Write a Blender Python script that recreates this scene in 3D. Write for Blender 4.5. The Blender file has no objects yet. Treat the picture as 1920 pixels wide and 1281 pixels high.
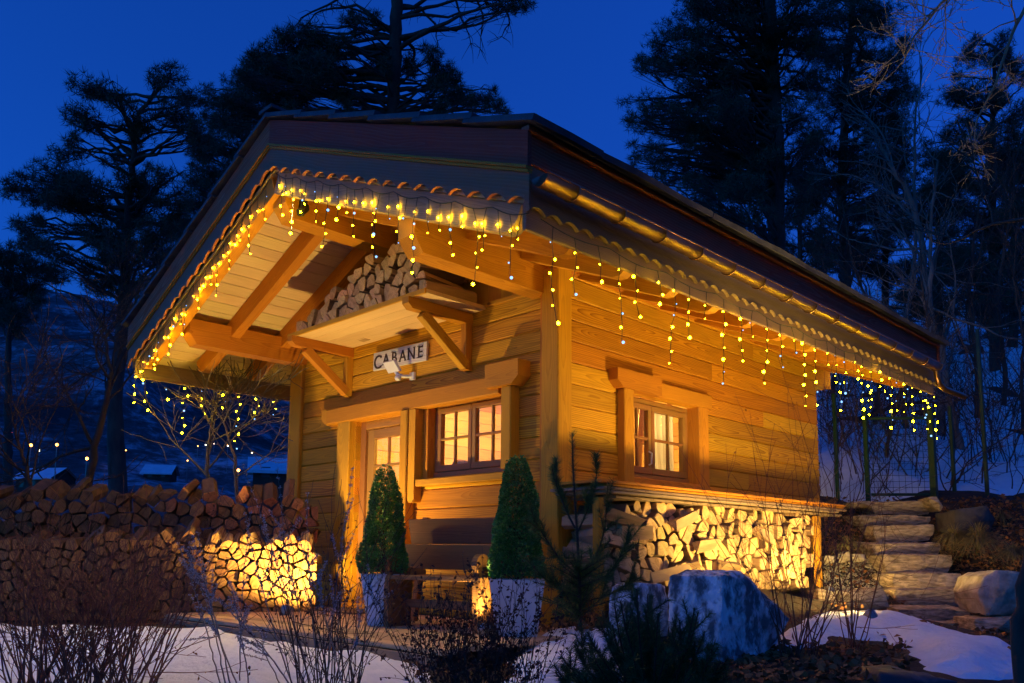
import bpy, math, random
import numpy as np
from mathutils import Vector, Matrix, noise as mnoise

random.seed(11); RNG = np.random.default_rng(11)
SC = bpy.context.scene
COL = SC.collection

# ------------------------------------------------------------------ camera, sky, exposure
CAM_LOC = np.array([4.1596, -4.6736, 0.5207]); YAW, PITCH, ROLL = 0.7818, 0.1238, 0.0089
FOC, PPY = 1563.3, 844.7                       # focal length and principal row on the 1920 px wide photograph
def cam_axes():
    f = np.array([-math.sin(YAW)*math.cos(PITCH), math.cos(YAW)*math.cos(PITCH), math.sin(PITCH)])
    r = np.array([math.cos(YAW), math.sin(YAW), 0.0]); u = np.cross(r, f)
    return (r*math.cos(ROLL)+u*math.sin(ROLL), -r*math.sin(ROLL)+u*math.cos(ROLL), f)
CR, CU, CF = cam_axes()
cam = bpy.data.cameras.new('camera'); cam_o = bpy.data.objects.new('camera', cam); COL.objects.link(cam_o)
M = Matrix.Identity(4)
for i in range(3):
    M[i][0], M[i][1], M[i][2], M[i][3] = CR[i], CU[i], -CF[i], CAM_LOC[i]
cam_o.matrix_world = M
cam.sensor_fit = 'HORIZONTAL'; cam.sensor_width = 36.0; cam.lens = FOC/1920*36
cam.shift_y = (PPY-640.5)/1920; cam.clip_end = 3000; cam.clip_start = 0.05
SC.camera = cam_o

world = bpy.data.worlds.new('World'); SC.world = world; world.use_nodes = True
wn, wl = world.node_tree.nodes, world.node_tree.links
wn.clear()
sky = wn.new('ShaderNodeTexSky'); sky.sky_type = 'NISHITA'; sky.sun_disc = False
sky.sun_elevation = math.radians(-2.5); sky.sun_rotation = math.radians(195)
sky.altitude = 1200; sky.air_density = 1.0; sky.dust_density = 0.3; sky.ozone_density = 5.5
tint = wn.new('ShaderNodeMix'); tint.data_type = 'RGBA'; tint.blend_type = 'MULTIPLY'; tint.inputs[0].default_value = 1.0
tint.inputs[7].default_value = (0.09, 0.98, 1.0, 1)      # tungsten white balance of the photograph
bg = wn.new('ShaderNodeBackground'); bg.inputs[1].default_value = 5.0
wo = wn.new('ShaderNodeOutputWorld')
wl.new(sky.outputs[0], tint.inputs[6]); wl.new(tint.outputs[2], bg.inputs[0]); wl.new(bg.outputs[0], wo.inputs[0])
SC.view_settings.view_transform = 'Standard'; SC.view_settings.look = 'None'
SC.view_settings.exposure = 0.0; SC.view_settings.gamma = 1.0; SC.view_settings.use_curve_mapping = False
SC.cycles.use_denoising = True; SC.cycles.max_bounces = 6; SC.cycles.transparent_max_bounces = 8
SC.cycles.sample_clamp_indirect = 4.0; SC.cycles.caustics_reflective = False; SC.cycles.caustics_refractive = False
SC.cycles.use_light_tree = True

# the cabin's ground floodlights, some only assumed, are lamps built with their fixtures further down (spot_lamp)

# ------------------------------------------------------------------ placing helpers: photograph pixel -> point on a real plane
def ray(px, py): return CR*((px-960)/FOC) - CU*((py-PPY)/FOC) + CF
def on(px, py, axis, val):
    d = ray(px, py); return CAM_LOC + d*((val-CAM_LOC[axis])/d[axis])
def atd(px, py, depth): return CAM_LOC + ray(px, py)*depth
def depth_of(p): return float(np.dot(np.asarray(p)-CAM_LOC, CF))

# ------------------------------------------------------------------ object helpers
WM = {}
def _link(o, name, parent, mw):
    COL.objects.link(o)
    if parent is not None:
        o.parent = parent; o.matrix_parent_inverse = WM[parent.name].inverted()
    o.matrix_basis = mw; WM[o.name] = mw.copy()
    return o
def empty(name, loc, parent=None):
    o = bpy.data.objects.new(name, None); o.empty_display_size = 0.1
    return _link(o, name, parent, Matrix.Translation(Vector([float(v) for v in loc])))
def tag(o, label=None, cat=None, group=None, kind=None):
    if label: o['label'] = label
    if cat: o['category'] = cat
    if group: o['group'] = group
    if kind: o['kind'] = kind
    return o
def obj(name, me, parent=None, mw=None):
    return _link(bpy.data.objects.new(name, me), name, parent, mw if mw is not None else Matrix.Identity(4))
def pymesh(name, verts, faces, mats, midx=None, smooth=False):
    me = bpy.data.meshes.new(name)
    me.from_pydata([tuple(map(float, v)) for v in verts], [], faces)
    for m in (mats if isinstance(mats, (list, tuple)) else [mats]): me.materials.append(m)
    if midx is not None: me.polygons.foreach_set('material_index', midx)
    if smooth: me.polygons.foreach_set('use_smooth', [True]*len(me.polygons))
    me.update(); return me
def npmesh(name, V, F, mats, midx=None, smooth=False):
    V = np.asarray(V, np.float32); F = np.asarray(F, np.int32); k = F.shape[1]
    me = bpy.data.meshes.new(name)
    me.vertices.add(len(V)); me.vertices.foreach_set('co', V.ravel())
    me.loops.add(F.size); me.loops.foreach_set('vertex_index', F.ravel())
    me.polygons.add(len(F)); me.polygons.foreach_set('loop_start', np.arange(0, F.size, k, dtype=np.int32))
    try: me.polygons.foreach_set('loop_total', np.full(len(F), k, np.int32))
    except Exception: pass
    for m in (mats if isinstance(mats, (list, tuple)) else [mats]): me.materials.append(m)
    if midx is not None: me.polygons.foreach_set('material_index', np.asarray(midx, np.int32))
    if smooth: me.polygons.foreach_set('use_smooth', np.ones(len(F), bool))
    me.update(calc_edges=True); me.validate(); return me
def frame(p0, p1, up=(0,0,1)):
    p0, p1 = Vector([float(v) for v in p0]), Vector([float(v) for v in p1]); x = (p1-p0).normalized(); up = Vector(up)
    if abs(x.dot(up)) > 0.99: up = Vector((0,1,0)) if abs(x.y) < .9 else Vector((1,0,0))
    y = up.cross(x).normalized(); z = x.cross(y)
    m = Matrix.Identity(4)
    for i in range(3): m[i][0], m[i][1], m[i][2], m[i][3] = x[i], y[i], z[i], (p0[i]+p1[i])/2
    return m, (p1-p0).length
_bc = {}
def beam_mesh(L, W, H, ch, mat):
    key = (round(L,3), round(W,3), round(H,3), ch, mat.name)
    if key in _bc: return _bc[key]
    w, h, c = W/2, H/2, min(ch, W/3, H/3)
    sec = [(-w+c,-h),(w-c,-h),(w,-h+c),(w,h-c),(w-c,h),(-w+c,h),(-w,h-c),(-w,-h+c)]
    V = [(-L/2,y,z) for y,z in sec]+[(L/2,y,z) for y,z in sec]
    F = [(i,(i+1)%8,8+(i+1)%8,8+i) for i in range(8)]+[tuple(range(7,-1,-1)), tuple(range(8,16))]
    me = pymesh('beam', V, F, mat); _bc[key] = me; return me
def beam(name, p0, p1, W, H, mat, parent=None, ch=.006, up=(0,0,1)):
    m, L = frame(p0, p1, up); return obj(name, beam_mesh(L, W, H, ch, mat), parent, m)
def abox(name, lo, hi, mat, parent=None, ch=.004):
    """an axis-aligned board whose grain runs along its longest side"""
    lo, hi = [min(a,b) for a,b in zip(lo,hi)], [max(a,b) for a,b in zip(lo,hi)]
    s = [b-a for a,b in zip(lo,hi)]; c = [(a+b)/2 for a,b in zip(lo,hi)]; k = s.index(max(s))
    p0, p1 = list(c), list(c); p0[k], p1[k] = lo[k], hi[k]
    if k == 0: return beam(name, p0, p1, s[1], s[2], mat, parent, ch)
    if k == 1: return beam(name, p0, p1, s[0], s[2], mat, parent, ch)
    return beam(name, p0, p1, s[0], s[1], mat, parent, ch, up=(0,1,0))
def prism(name, poly, mapf, n0, n1, mat, parent=None, smooth=False, ax=None):
    """extrude a 2-D outline: mapf(u, v, n) -> world point"""
    k = len(poly); V = [mapf(u,v,n0) for u,v in poly]+[mapf(u,v,n1) for u,v in poly]
    c = np.mean(np.array(V, float), axis=0); R = Matrix.Identity(3)
    if ax is not None: R = frame((0,0,0), ax)[0].to_3x3()          # grain runs along ax
    V = [R.transposed() @ Vector([float(q) for q in np.array(v)-c]) for v in V]
    F = [(i,(i+1)%k,k+(i+1)%k,k+i) for i in range(k)]+[tuple(range(k-1,-1,-1)), tuple(range(k,2*k))]
    me = pymesh(name, V, F, mat)
    import bmesh
    bm = bmesh.new(); bm.from_mesh(me); bmesh.ops.recalc_face_normals(bm, faces=bm.faces); bm.to_mesh(me); bm.free()
    return obj(name, me, parent, Matrix.Translation(Vector([float(v) for v in c])) @ R.to_4x4())
def tube_arrays(pts, rad, sides=5, closed_end=True):
    pts = np.asarray(pts, float); n = len(pts); rad = np.broadcast_to(np.asarray(rad, float), (n,))
    t = np.gradient(pts, axis=0); t /= np.linalg.norm(t, axis=1)[:,None]+1e-9
    ref = np.array([0,0,1.0]) if abs(t[0][2]) < .9 else np.array([1.0,0,0])
    V = []; u = np.cross(t[0], ref); u /= np.linalg.norm(u)
    for i in range(n):
        u = u - t[i]*np.dot(u, t[i]); u /= np.linalg.norm(u)+1e-9; v = np.cross(t[i], u)
        a = np.arange(sides)*2*math.pi/sides
        V.append(pts[i]+rad[i]*(np.cos(a)[:,None]*u+np.sin(a)[:,None]*v))
    V = np.concatenate(V); F = []
    for i in range(n-1):
        b = i*sides
        for k in range(sides): F.append((b+k, b+(k+1)%sides, b+sides+(k+1)%sides, b+sides+k))
    return V, np.array(F, np.int32)
class Soup:
    """collects quads and triangles of one part"""
    def __init__(s): s.V=[]; s.Q=[]; s.n=0
    def add(s, V, Q): s.V.append(np.asarray(V,np.float32)); s.Q.append(np.asarray(Q,np.int32)+s.n); s.n += len(V)
    def tube(s, pts, rad, sides=5): s.add(*tube_arrays(pts, rad, sides))
    def build(s, name, mat, parent=None, smooth=False):
        return obj(name, npmesh(name, np.concatenate(s.V), np.concatenate(s.Q), mat, smooth=smooth), parent)
def blades(P, D, L, W):
    """thin triangles (needles, small leaves): base points P, unit directions D"""
    n = len(P); R = RNG.normal(size=(n,3)); S = np.cross(D, R); S /= np.linalg.norm(S,axis=1)[:,None]+1e-9
    L = np.broadcast_to(L,(n,))[:,None]; W = np.broadcast_to(W,(n,))[:,None]
    V = np.stack([P-S*W/2, P+S*W/2, P+D*L], 1).reshape(-1,3)
    return V, np.arange(3*n).reshape(-1,3)
def leaves(P, D, L, W):
    """diamond leaves, slightly folded"""
    n = len(P); R = RNG.normal(size=(n,3)); S = np.cross(D, R); S /= np.linalg.norm(S,axis=1)[:,None]+1e-9
    N = np.cross(S, D); L = np.broadcast_to(L,(n,))[:,None]; W = np.broadcast_to(W,(n,))[:,None]
    V = np.stack([P, P+D*L*.5+S*W/2+N*W*.2, P+D*L, P+D*L*.5-S*W/2+N*W*.2], 1).reshape(-1,3)
    return V, np.arange(4*n).reshape(-1,4)
def unit(v): v = np.asarray(v,float); return v/(np.linalg.norm(v)+1e-9)

# ------------------------------------------------------------------ materials
def new_mat(name):
    m = bpy.data.materials.new(name); m.use_nodes = True
    nt = m.node_tree; b = nt.nodes['Principled BSDF']; return m, nt, b
def ramp(nt, pts):
    r = nt.nodes.new('ShaderNodeValToRGB'); e = r.color_ramp.elements
    while len(e) < len(pts): e.new(0.5)
    for k,(p,c) in enumerate(pts): e[k].position = p; e[k].color = (c[0],c[1],c[2],1)
    return r
def mixc(nt, a, b, fac, mode='MIX'):
    x = nt.nodes.new('ShaderNodeMix'); x.data_type='RGBA'; x.blend_type=mode
    for s,v in ((6,a),(7,b)):
        if isinstance(v, tuple): x.inputs[s].default_value = (*v[:3],1)
        else: nt.links.new(v, x.inputs[s])
    if isinstance(fac,(int,float)): x.inputs[0].default_value = fac
    else: nt.links.new(fac, x.inputs[0])
    return x.outputs[2]
def math_(nt, op, a, b=None, c=None):
    x = nt.nodes.new('ShaderNodeMath'); x.operation = op
    for i,v in enumerate((a,b,c)):
        if v is None: continue
        if isinstance(v,(int,float)): x.inputs[i].default_value = v
        else: nt.links.new(v, x.inputs[i])
    return x.outputs[0]
def noise_tex(nt, vec, scale, detail=3, rough=.55):
    n = nt.nodes.new('ShaderNodeTexNoise'); n.inputs['Scale'].default_value = scale
    n.inputs['Detail'].default_value = detail; n.inputs['Roughness'].default_value = rough
    if vec is not None: nt.links.new(vec, n.inputs['Vector'])
    return n.outputs['Fac']
def mapping(nt, vec, scale=(1,1,1), loc=(0,0,0)):
    m = nt.nodes.new('ShaderNodeMapping'); m.inputs['Scale'].default_value = scale; m.inputs['Location'].default_value = loc
    nt.links.new(vec, m.inputs['Vector']); return m.outputs[0]
def bump(nt, b, h, dist=.002, strength=.6):
    n = nt.nodes.new('ShaderNodeBump'); n.inputs['Distance'].default_value = dist; n.inputs['Strength'].default_value = strength
    nt.links.new(h, n.inputs['Height']); nt.links.new(n.outputs[0], b.inputs['Normal'])
def wood(name, light, dark, rough=.55, ring=26, contrast=1.0, var=.16, knots=True):
    """flat-sawn softwood: stretched rings that close into cathedral loops, fibres, a few knots; shifts per board"""
    m, nt, b = new_mat(name)
    tc = nt.nodes.new('ShaderNodeTexCoord'); oi = nt.nodes.new('ShaderNodeObjectInfo')
    off = nt.nodes.new('ShaderNodeVectorMath'); off.operation='MULTIPLY_ADD'
    cmb = nt.nodes.new('ShaderNodeCombineXYZ')
    for k in range(3): nt.links.new(oi.outputs['Random'], cmb.inputs[k])
    nt.links.new(cmb.outputs[0], off.inputs[0]); off.inputs[1].default_value = (37.0, 0.9, 5.3)
    nt.links.new(tc.outputs['Object'], off.inputs[2]); vec = off.outputs[0]
    # slow wander of the log's heart along the board
    wv = mapping(nt, vec, (0.62, 1.0, 1.0))
    w1 = nt.nodes.new('ShaderNodeTexNoise'); w1.inputs['Scale'].default_value = 1.3; w1.inputs['Detail'].default_value = 1.5
    nt.links.new(wv, w1.inputs['Vector'])
    sx = nt.nodes.new('ShaderNodeSeparateXYZ'); nt.links.new(tc.outputs['Object'], sx.inputs[0])
    sn = nt.nodes.new('ShaderNodeSeparateColor'); nt.links.new(w1.outputs['Color'], sn.inputs[0])
    zz = math_(nt,'ADD', sx.outputs[2], math_(nt,'MULTIPLY', math_(nt,'SUBTRACT', sn.outputs[0], .5), .16))
    yy = math_(nt,'ADD', sx.outputs[1], math_(nt,'ADD', math_(nt,'MULTIPLY', math_(nt,'SUBTRACT', sn.outputs[1], .44), .20), .012))
    rr = math_(nt,'SQRT', math_(nt,'ADD', math_(nt,'MULTIPLY', zz, zz), math_(nt,'MULTIPLY', yy, yy)))
    fine = noise_tex(nt, mapping(nt, vec, (2.2, 26, 26)), 3.0, 3)
    saw = math_(nt,'FRACT', math_(nt,'MULTIPLY', math_(nt,'ADD', rr, math_(nt,'MULTIPLY', fine, .006)), ring*3.4))
    late = math_(nt,'POWER', saw, 2.2)
    fib = noise_tex(nt, mapping(nt, vec, (3, 160, 160)), 1.0, 2)
    figure = math_(nt,'ADD', math_(nt,'MULTIPLY', math_(nt,'FRACT', math_(nt,'MULTIPLY', oi.outputs['Random'], 23.7)), 1.1), .35)   # some boards are plainer than others
    base = mixc(nt, light, dark, math_(nt,'MINIMUM', math_(nt,'MULTIPLY', math_(nt,'MULTIPLY', late, .68*contrast), figure), 1.0))
    base = mixc(nt, base, tuple(.72*v for v in dark), math_(nt,'MULTIPLY', math_(nt,'SUBTRACT', fib, .42), .9*contrast))
    if knots:
        vo = nt.nodes.new('ShaderNodeTexVoronoi'); vo.inputs['Scale'].default_value = 2.1
        nt.links.new(mapping(nt, vec, (1.0, 1.0, 1.6)), vo.inputs['Vector'])
        kr = ramp(nt, [(0.0,(1,1,1)),(.035,(.8,.8,.8)),(.06,(0,0,0))]); nt.links.new(vo.outputs['Distance'], kr.inputs[0])
        base = mixc(nt, base, tuple(.45*v for v in dark), kr.outputs[0])
    pat = noise_tex(nt, mapping(nt, vec, (.7, 2.0, 4.0)), 1.6, 2)
    hv = nt.nodes.new('ShaderNodeHueSaturation'); nt.links.new(base, hv.inputs['Color'])
    v1 = math_(nt,'ADD', math_(nt,'MULTIPLY', math_(nt,'SUBTRACT', oi.outputs['Random'], .5), 2*var), 1.0)
    v2 = math_(nt,'ADD', math_(nt,'MULTIPLY', math_(nt,'SUBTRACT', pat, .5), .5), v1)
    nt.links.new(v2, hv.inputs['Value'])
    h2 = math_(nt,'ADD', math_(nt,'MULTIPLY', math_(nt,'FRACT', math_(nt,'MULTIPLY', oi.outputs['Random'], 7.31)), .03), .485)
    nt.links.new(h2, hv.inputs['Hue'])
    nt.links.new(hv.outputs[0], b.inputs['Base Color'])
    rg = math_(nt,'ADD', math_(nt,'MULTIPLY', pat, .25), rough-.12); nt.links.new(rg, b.inputs['Roughness'])
    b.inputs['Specular IOR Level'].default_value = .18
    bump(nt, b, math_(nt,'ADD', math_(nt,'MULTIPLY', late, -.5), math_(nt,'MULTIPLY', fib, .6)), .0015, .55)
    return m
def plain(name, c1, c2=None, rough=.7, scale=8, detail=4, metal=0, bmp=0, spec=.3, stretch=(1,1,1), coord='Object', lo=.35, hi=.65, rnd=0):
    m, nt, b = new_mat(name); tc = nt.nodes.new('ShaderNodeTexCoord')
    vec = mapping(nt, tc.outputs[coord], stretch)
    f = noise_tex(nt, vec, scale, detail, .6)
    r = ramp(nt, [(lo, c1), (hi, c2 or tuple(.7*v for v in c1))]); nt.links.new(f, r.inputs[0])
    out = r.outputs[0]
    if rnd:
        oi = nt.nodes.new('ShaderNodeObjectInfo'); hv = nt.nodes.new('ShaderNodeHueSaturation')
        nt.links.new(out, hv.inputs['Color'])
        nt.links.new(math_(nt,'ADD', math_(nt,'MULTIPLY', oi.outputs['Random'], 2*rnd), 1-rnd), hv.inputs['Value']); out = hv.outputs[0]
    nt.links.new(out, b.inputs['Base Color'])
    b.inputs['Roughness'].default_value = rough; b.inputs['Metallic'].default_value = metal; b.inputs['Specular IOR Level'].default_value = spec
    if bmp: bump(nt, b, noise_tex(nt, vec, scale*2.5, 5, .6), bmp, .8)
    return m
def leafmat(name, cols, rough=.6, spec=.25, transl=0.0):
    """foliage: colour varies from leaf to leaf with position"""
    m, nt, b = new_mat(name); g = nt.nodes.new('ShaderNodeNewGeometry')
    wn_ = nt.nodes.new('ShaderNodeTexWhiteNoise'); wn_.noise_dimensions = '1D'
    nt.links.new(g.outputs['Random Per Island'], wn_.inputs['W'])
    r = ramp(nt, [(k/(len(cols)-1), c) for k,c in enumerate(cols)]); nt.links.new(g.outputs['Random Per Island'], r.inputs[0])
    nt.links.new(r.outputs[0], b.inputs['Base Color']); b.inputs['Roughness'].default_value = rough; b.inputs['Specular IOR Level'].default_value = spec
    return m
def emit(name, col, s):
    m, nt, b = new_mat(name); nt.nodes.remove(b)
    e = nt.nodes.new('ShaderNodeEmission'); e.inputs[0].default_value = (*col,1); e.inputs[1].default_value = s
    nt.links.new(e.outputs[0], nt.nodes['Material Output'].inputs[0]); return m
def glassmat(name, tintc=(.92,.95,.95)):
    m, nt, b = new_mat(name); nt.nodes.remove(b)
    t = nt.nodes.new('ShaderNodeBsdfTransparent'); t.inputs[0].default_value = (*tintc,1)
    g = nt.nodes.new('ShaderNodeBsdfGlossy'); g.inputs['Roughness'].default_value = .02
    fr = nt.nodes.new('ShaderNodeFresnel'); fr.inputs[0].default_value = 1.5
    fac = math_(nt,'ADD', math_(nt,'MULTIPLY', fr.outputs[0], 1.0), .01)
    mx = nt.nodes.new('ShaderNodeMixShader'); nt.links.new(fac, mx.inputs[0]); nt.links.new(t.outputs[0], mx.inputs[1]); nt.links.new(g.outputs[0], mx.inputs[2])
    nt.links.new(mx.outputs[0], nt.nodes['Material Output'].inputs[0]); return m

LARCH  = wood('honey_larch', (.60,.292,.020), (.26,.092,.006), .6, 20, 1.2, .22)
LARCHP = wood('honey_larch_post', (.55,.25,.020), (.36,.14,.010), .6, 30, .8, .08)
SPRUCE = wood('pale_spruce', (.74,.55,.30), (.50,.33,.14), .55, 22, .8, .10)
BARGEP = wood('dark_purple_brown_stain', (.44,.060,.028), (.62,.19,.12), .75, 15, 1.0, .10, False)
BARGE  = wood('weathered_red_brown_larch', (.30,.092,.040), (.46,.18,.11), .5, 15, .9, .10, False)
DECKW  = wood('deck_boards', (.56,.36,.19), (.30,.18,.09), .7, 26, .9, .2)
OLDWD  = wood('grey_weathered_wood', (.30,.205,.13), (.16,.10,.06), .75, 30, .9, .2)
BENCHW = wood('dark_old_bench_wood', (.27,.135,.052), (.13,.06,.024), .65, 28, .9, .15)
LINING = wood('inside_panelling', (.64,.38,.13), (.40,.20,.06), .5, 22, .8, .10)
TRIMW  = wood('window_frame_larch', (.33,.165,.05), (.22,.10,.026), .45, 34, .6, .05, False)
SLAB   = plain('roof_slab_stone', (.10,.10,.11), (.05,.05,.06), .8, 5, bmp=.004)
COPPER = plain('aged_copper', (.36,.20,.12), (.20,.115,.075), .3, 6, metal=.9, spec=.5)
SNOWM  = plain('snow', (.90,.91,.92), (.80,.82,.84), .75, 9, 8, bmp=.03, spec=.25)
GLASS  = glassmat('window_glass')
WHITE  = plain('white_plastic', (.75,.75,.74), (.68,.68,.67), .35)
POTM   = plain('pale_grey_planter', (.62,.60,.58), (.56,.54,.52), .45, 3)
CURT   = plain('white_curtain', (.78,.74,.68), (.70,.66,.60), .9, 30)
SHEER, nt_, b_ = new_mat('sheer_curtain'); d_ = nt_.nodes.new('ShaderNodeBsdfDiffuse'); d_.inputs[0].default_value = (.8,.76,.70,1); t_ = nt_.nodes.new('ShaderNodeBsdfTranslucent'); t_.inputs[0].default_value = (.8,.74,.66,1)
m_ = nt_.nodes.new('ShaderNodeMixShader'); m_.inputs[0].default_value = .4; nt_.links.new(d_.outputs[0], m_.inputs[1]); nt_.links.new(t_.outputs[0], m_.inputs[2]); nt_.links.new(m_.outputs[0], nt_.nodes['Material Output'].inputs[0]); nt_.nodes.remove(b_)
BLACK  = plain('black_rubber', (.012,.014,.012), (.02,.022,.02), .6)
WIREM  = plain('dark_green_cable', (.015,.022,.012), (.02,.03,.015), .5)
GREENM = plain('green_painted_steel', (.010,.042,.025), (.008,.03,.018), .5)
STEEL  = plain('lamp_housing', (.25,.25,.25), (.18,.18,.18), .35, metal=.8)
BARK   = plain('pine_bark', (.10,.065,.045), (.045,.032,.026), .9, 6, 6, bmp=.02, stretch=(1,1,.35))
BARKP  = plain('pale_bark', (.20,.17,.14), (.10,.085,.07), .85, 7, 6, bmp=.006, stretch=(1,1,.3))
TWIG   = plain('brown_twig', (.085,.05,.035), (.05,.03,.022), .8, 12)
TWIGR  = plain('reddish_twig', (.24,.085,.045), (.13,.05,.03), .75, 12)
TWIGG  = plain('pale_stem', (.26,.21,.185), (.16,.13,.115), .8, 14)
TWIGY  = plain('light_twig', (.30,.23,.13), (.20,.15,.09), .8, 14)
ROCKB  = plain('grey_boulder', (.86,.86,.86), (.16,.165,.17), .85, 16, 12, bmp=.04, stretch=(1,1,.5), lo=.43, hi=.58)
STONE  = plain('step_stone', (.60,.46,.31), (.19,.135,.085), .9, 8, 10, bmp=.03, stretch=(1.2,1.2,5), rnd=.2)
STONER = plain('rounded_rock', (.55,.47,.37), (.25,.205,.155), .9, 8, 10, bmp=.03, rnd=.15)
SOIL   = plain('dark_soil', (.055,.035,.022), (.022,.016,.012), .95, 5, 8, bmp=.03)
GRAVEL = plain('gravel_stone', (.42,.36,.29), (.26,.22,.18), .9, 9)
NEEDLE = leafmat('pine_needles', [(.022,.045,.018),(.035,.065,.024),(.05,.085,.03),(.03,.055,.02)])
NEEDF  = leafmat('far_pine_needles', [(.03,.055,.035),(.045,.075,.04),(.06,.095,.05)])
MUGO   = leafmat('mugo_needles', [(.03,.06,.02),(.05,.095,.03),(.07,.12,.035),(.04,.075,.025)])
SAPL   = leafmat('young_pine_needles', [(.05,.09,.02),(.08,.13,.03),(.11,.16,.035),(.06,.10,.025)])
BOXW   = leafmat('boxwood_leaves', [(.026,.12,.022),(.045,.20,.035),(.08,.29,.055),(.035,.16,.03)], .38, .5)
BERB   = leafmat('dark_red_leaves', [(.06,.02,.016),(.10,.032,.02),(.045,.018,.016),(.13,.05,.02)], .7)
DRYL   = leafmat('dry_brown_leaves', [(.20,.085,.03),(.32,.15,.05),(.14,.06,.025),(.27,.11,.04)], .8)
SEED   = leafmat('pale_seed_heads', [(.42,.36,.33),(.55,.48,.44),(.33,.28,.26)], .9)
GRASSM = leafmat('dry_grass', [(.26,.19,.075),(.20,.16,.06),(.14,.13,.045),(.32,.24,.10)], .8)
MTN, nt_, b_ = new_mat('snowy_forest_slope')
tc_ = nt_.nodes.new('ShaderNodeTexCoord')
n1_ = noise_tex(nt_, mapping(nt_, tc_.outputs['Object'], (1,1,1.6)), .035, 8, .68); n2_ = noise_tex(nt_, tc_.outputs['Object'], .35, 5, .7)
f_ = math_(nt_,'ADD', math_(nt_,'MULTIPLY', n1_, .65), math_(nt_,'MULTIPLY', n2_, .35))
r_ = ramp(nt_, [(.43,(.015,.02,.02)),(.52,(.07,.075,.08)),(.64,(.45,.47,.52))]); nt_.links.new(f_, r_.inputs[0])
nt_.links.new(r_.outputs[0], b_.inputs['Base Color']); b_.inputs['Roughness'].default_value = .95
# split firewood: pale cut ends with rings and cracks, darker sides
def log_end(name, c1, c2):
    m, nt, b = new_mat(name); tc = nt.nodes.new('ShaderNodeTexCoord'); oi = nt.nodes.new('ShaderNodeObjectInfo')
    n = noise_tex(nt, mapping(nt, tc.outputs['Object'], (1,1,1)), 22, 5, .65); rd = oi.outputs['Random']
    sx = nt.nodes.new('ShaderNodeSeparateXYZ'); nt.links.new(tc.outputs['Object'], sx.inputs[0])
    yy = math_(nt,'ADD', sx.outputs[1], math_(nt,'MULTIPLY', math_(nt,'SUBTRACT', rd, .5), .12)); zz = math_(nt,'ADD', sx.outputs[2], math_(nt,'MULTIPLY', math_(nt,'SUBTRACT', math_(nt,'FRACT', math_(nt,'MULTIPLY', rd, 13.7)), .5), .12))
    rr = math_(nt,'SQRT', math_(nt,'ADD', math_(nt,'MULTIPLY', yy, yy), math_(nt,'MULTIPLY', zz, zz)))
    rg = math_(nt,'FRACT', math_(nt,'MULTIPLY', math_(nt,'ADD', rr, math_(nt,'MULTIPLY', n, .012)), 95))
    an = math_(nt,'ARCTAN2', zz, yy); cb = nt.nodes.new('ShaderNodeCombineXYZ'); nt.links.new(math_(nt,'MULTIPLY', an, 2.2), cb.inputs[0]); nt.links.new(math_(nt,'MULTIPLY', rr, 9), cb.inputs[1]); nt.links.new(math_(nt,'MULTIPLY', rd, 50), cb.inputs[2])
    vo = nt.nodes.new('ShaderNodeTexVoronoi'); vo.feature = 'DISTANCE_TO_EDGE'; vo.inputs['Scale'].default_value = 1.0; nt.links.new(cb.outputs[0], vo.inputs['Vector'])
    ck = ramp(nt, [(0.0,(.8,.8,.8)),(.018,(.3,.3,.3)),(.03,(0,0,0))]); nt.links.new(vo.outputs['Distance'], ck.inputs[0])
    f = math_(nt,'ADD', math_(nt,'MULTIPLY', n, .75), math_(nt,'MULTIPLY', math_(nt,'SUBTRACT', 1.0, rg), .25))
    r0 = ramp(nt, [(.3,c2),(.62,c1)]); nt.links.new(f, r0.inputs[0])
    class r: outputs = [mixc(nt, r0.outputs[0], tuple(.28*v for v in c2), ck.outputs[0])]
    hv = nt.nodes.new('ShaderNodeHueSaturation'); nt.links.new(r.outputs[0], hv.inputs['Color'])
    nt.links.new(math_(nt,'ADD', math_(nt,'MULTIPLY', oi.outputs['Random'], .5), .75), hv.inputs['Value'])
    nt.links.new(math_(nt,'ADD', math_(nt,'MULTIPLY', math_(nt,'FRACT', math_(nt,'MULTIPLY', oi.outputs['Random'], 5.7)), .03), .485), hv.inputs['Hue'])
    nt.links.new(hv.outputs[0], b.inputs['Base Color']); b.inputs['Roughness'].default_value = .85; b.inputs['Specular IOR Level'].default_value = .2
    bump(nt, b, n, .004, .8); return m
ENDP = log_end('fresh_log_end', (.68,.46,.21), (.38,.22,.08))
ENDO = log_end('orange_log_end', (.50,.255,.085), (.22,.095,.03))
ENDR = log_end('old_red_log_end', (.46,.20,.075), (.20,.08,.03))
ENDK = log_end('dark_log_end', (.36,.175,.06), (.14,.065,.024))  # darker end colour for the far and lower logs of the left stack
SPLIT = plain('split_wood_side', (.46,.30,.16), (.26,.16,.08), .85, 9, 6, bmp=.006, stretch=(.15,1,1), rnd=.2)
LOGBK = plain('log_bark', (.19,.11,.06), (.075,.045,.028), .95, 9, 6, bmp=.01, stretch=(.3,1,1), rnd=.25)

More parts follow.
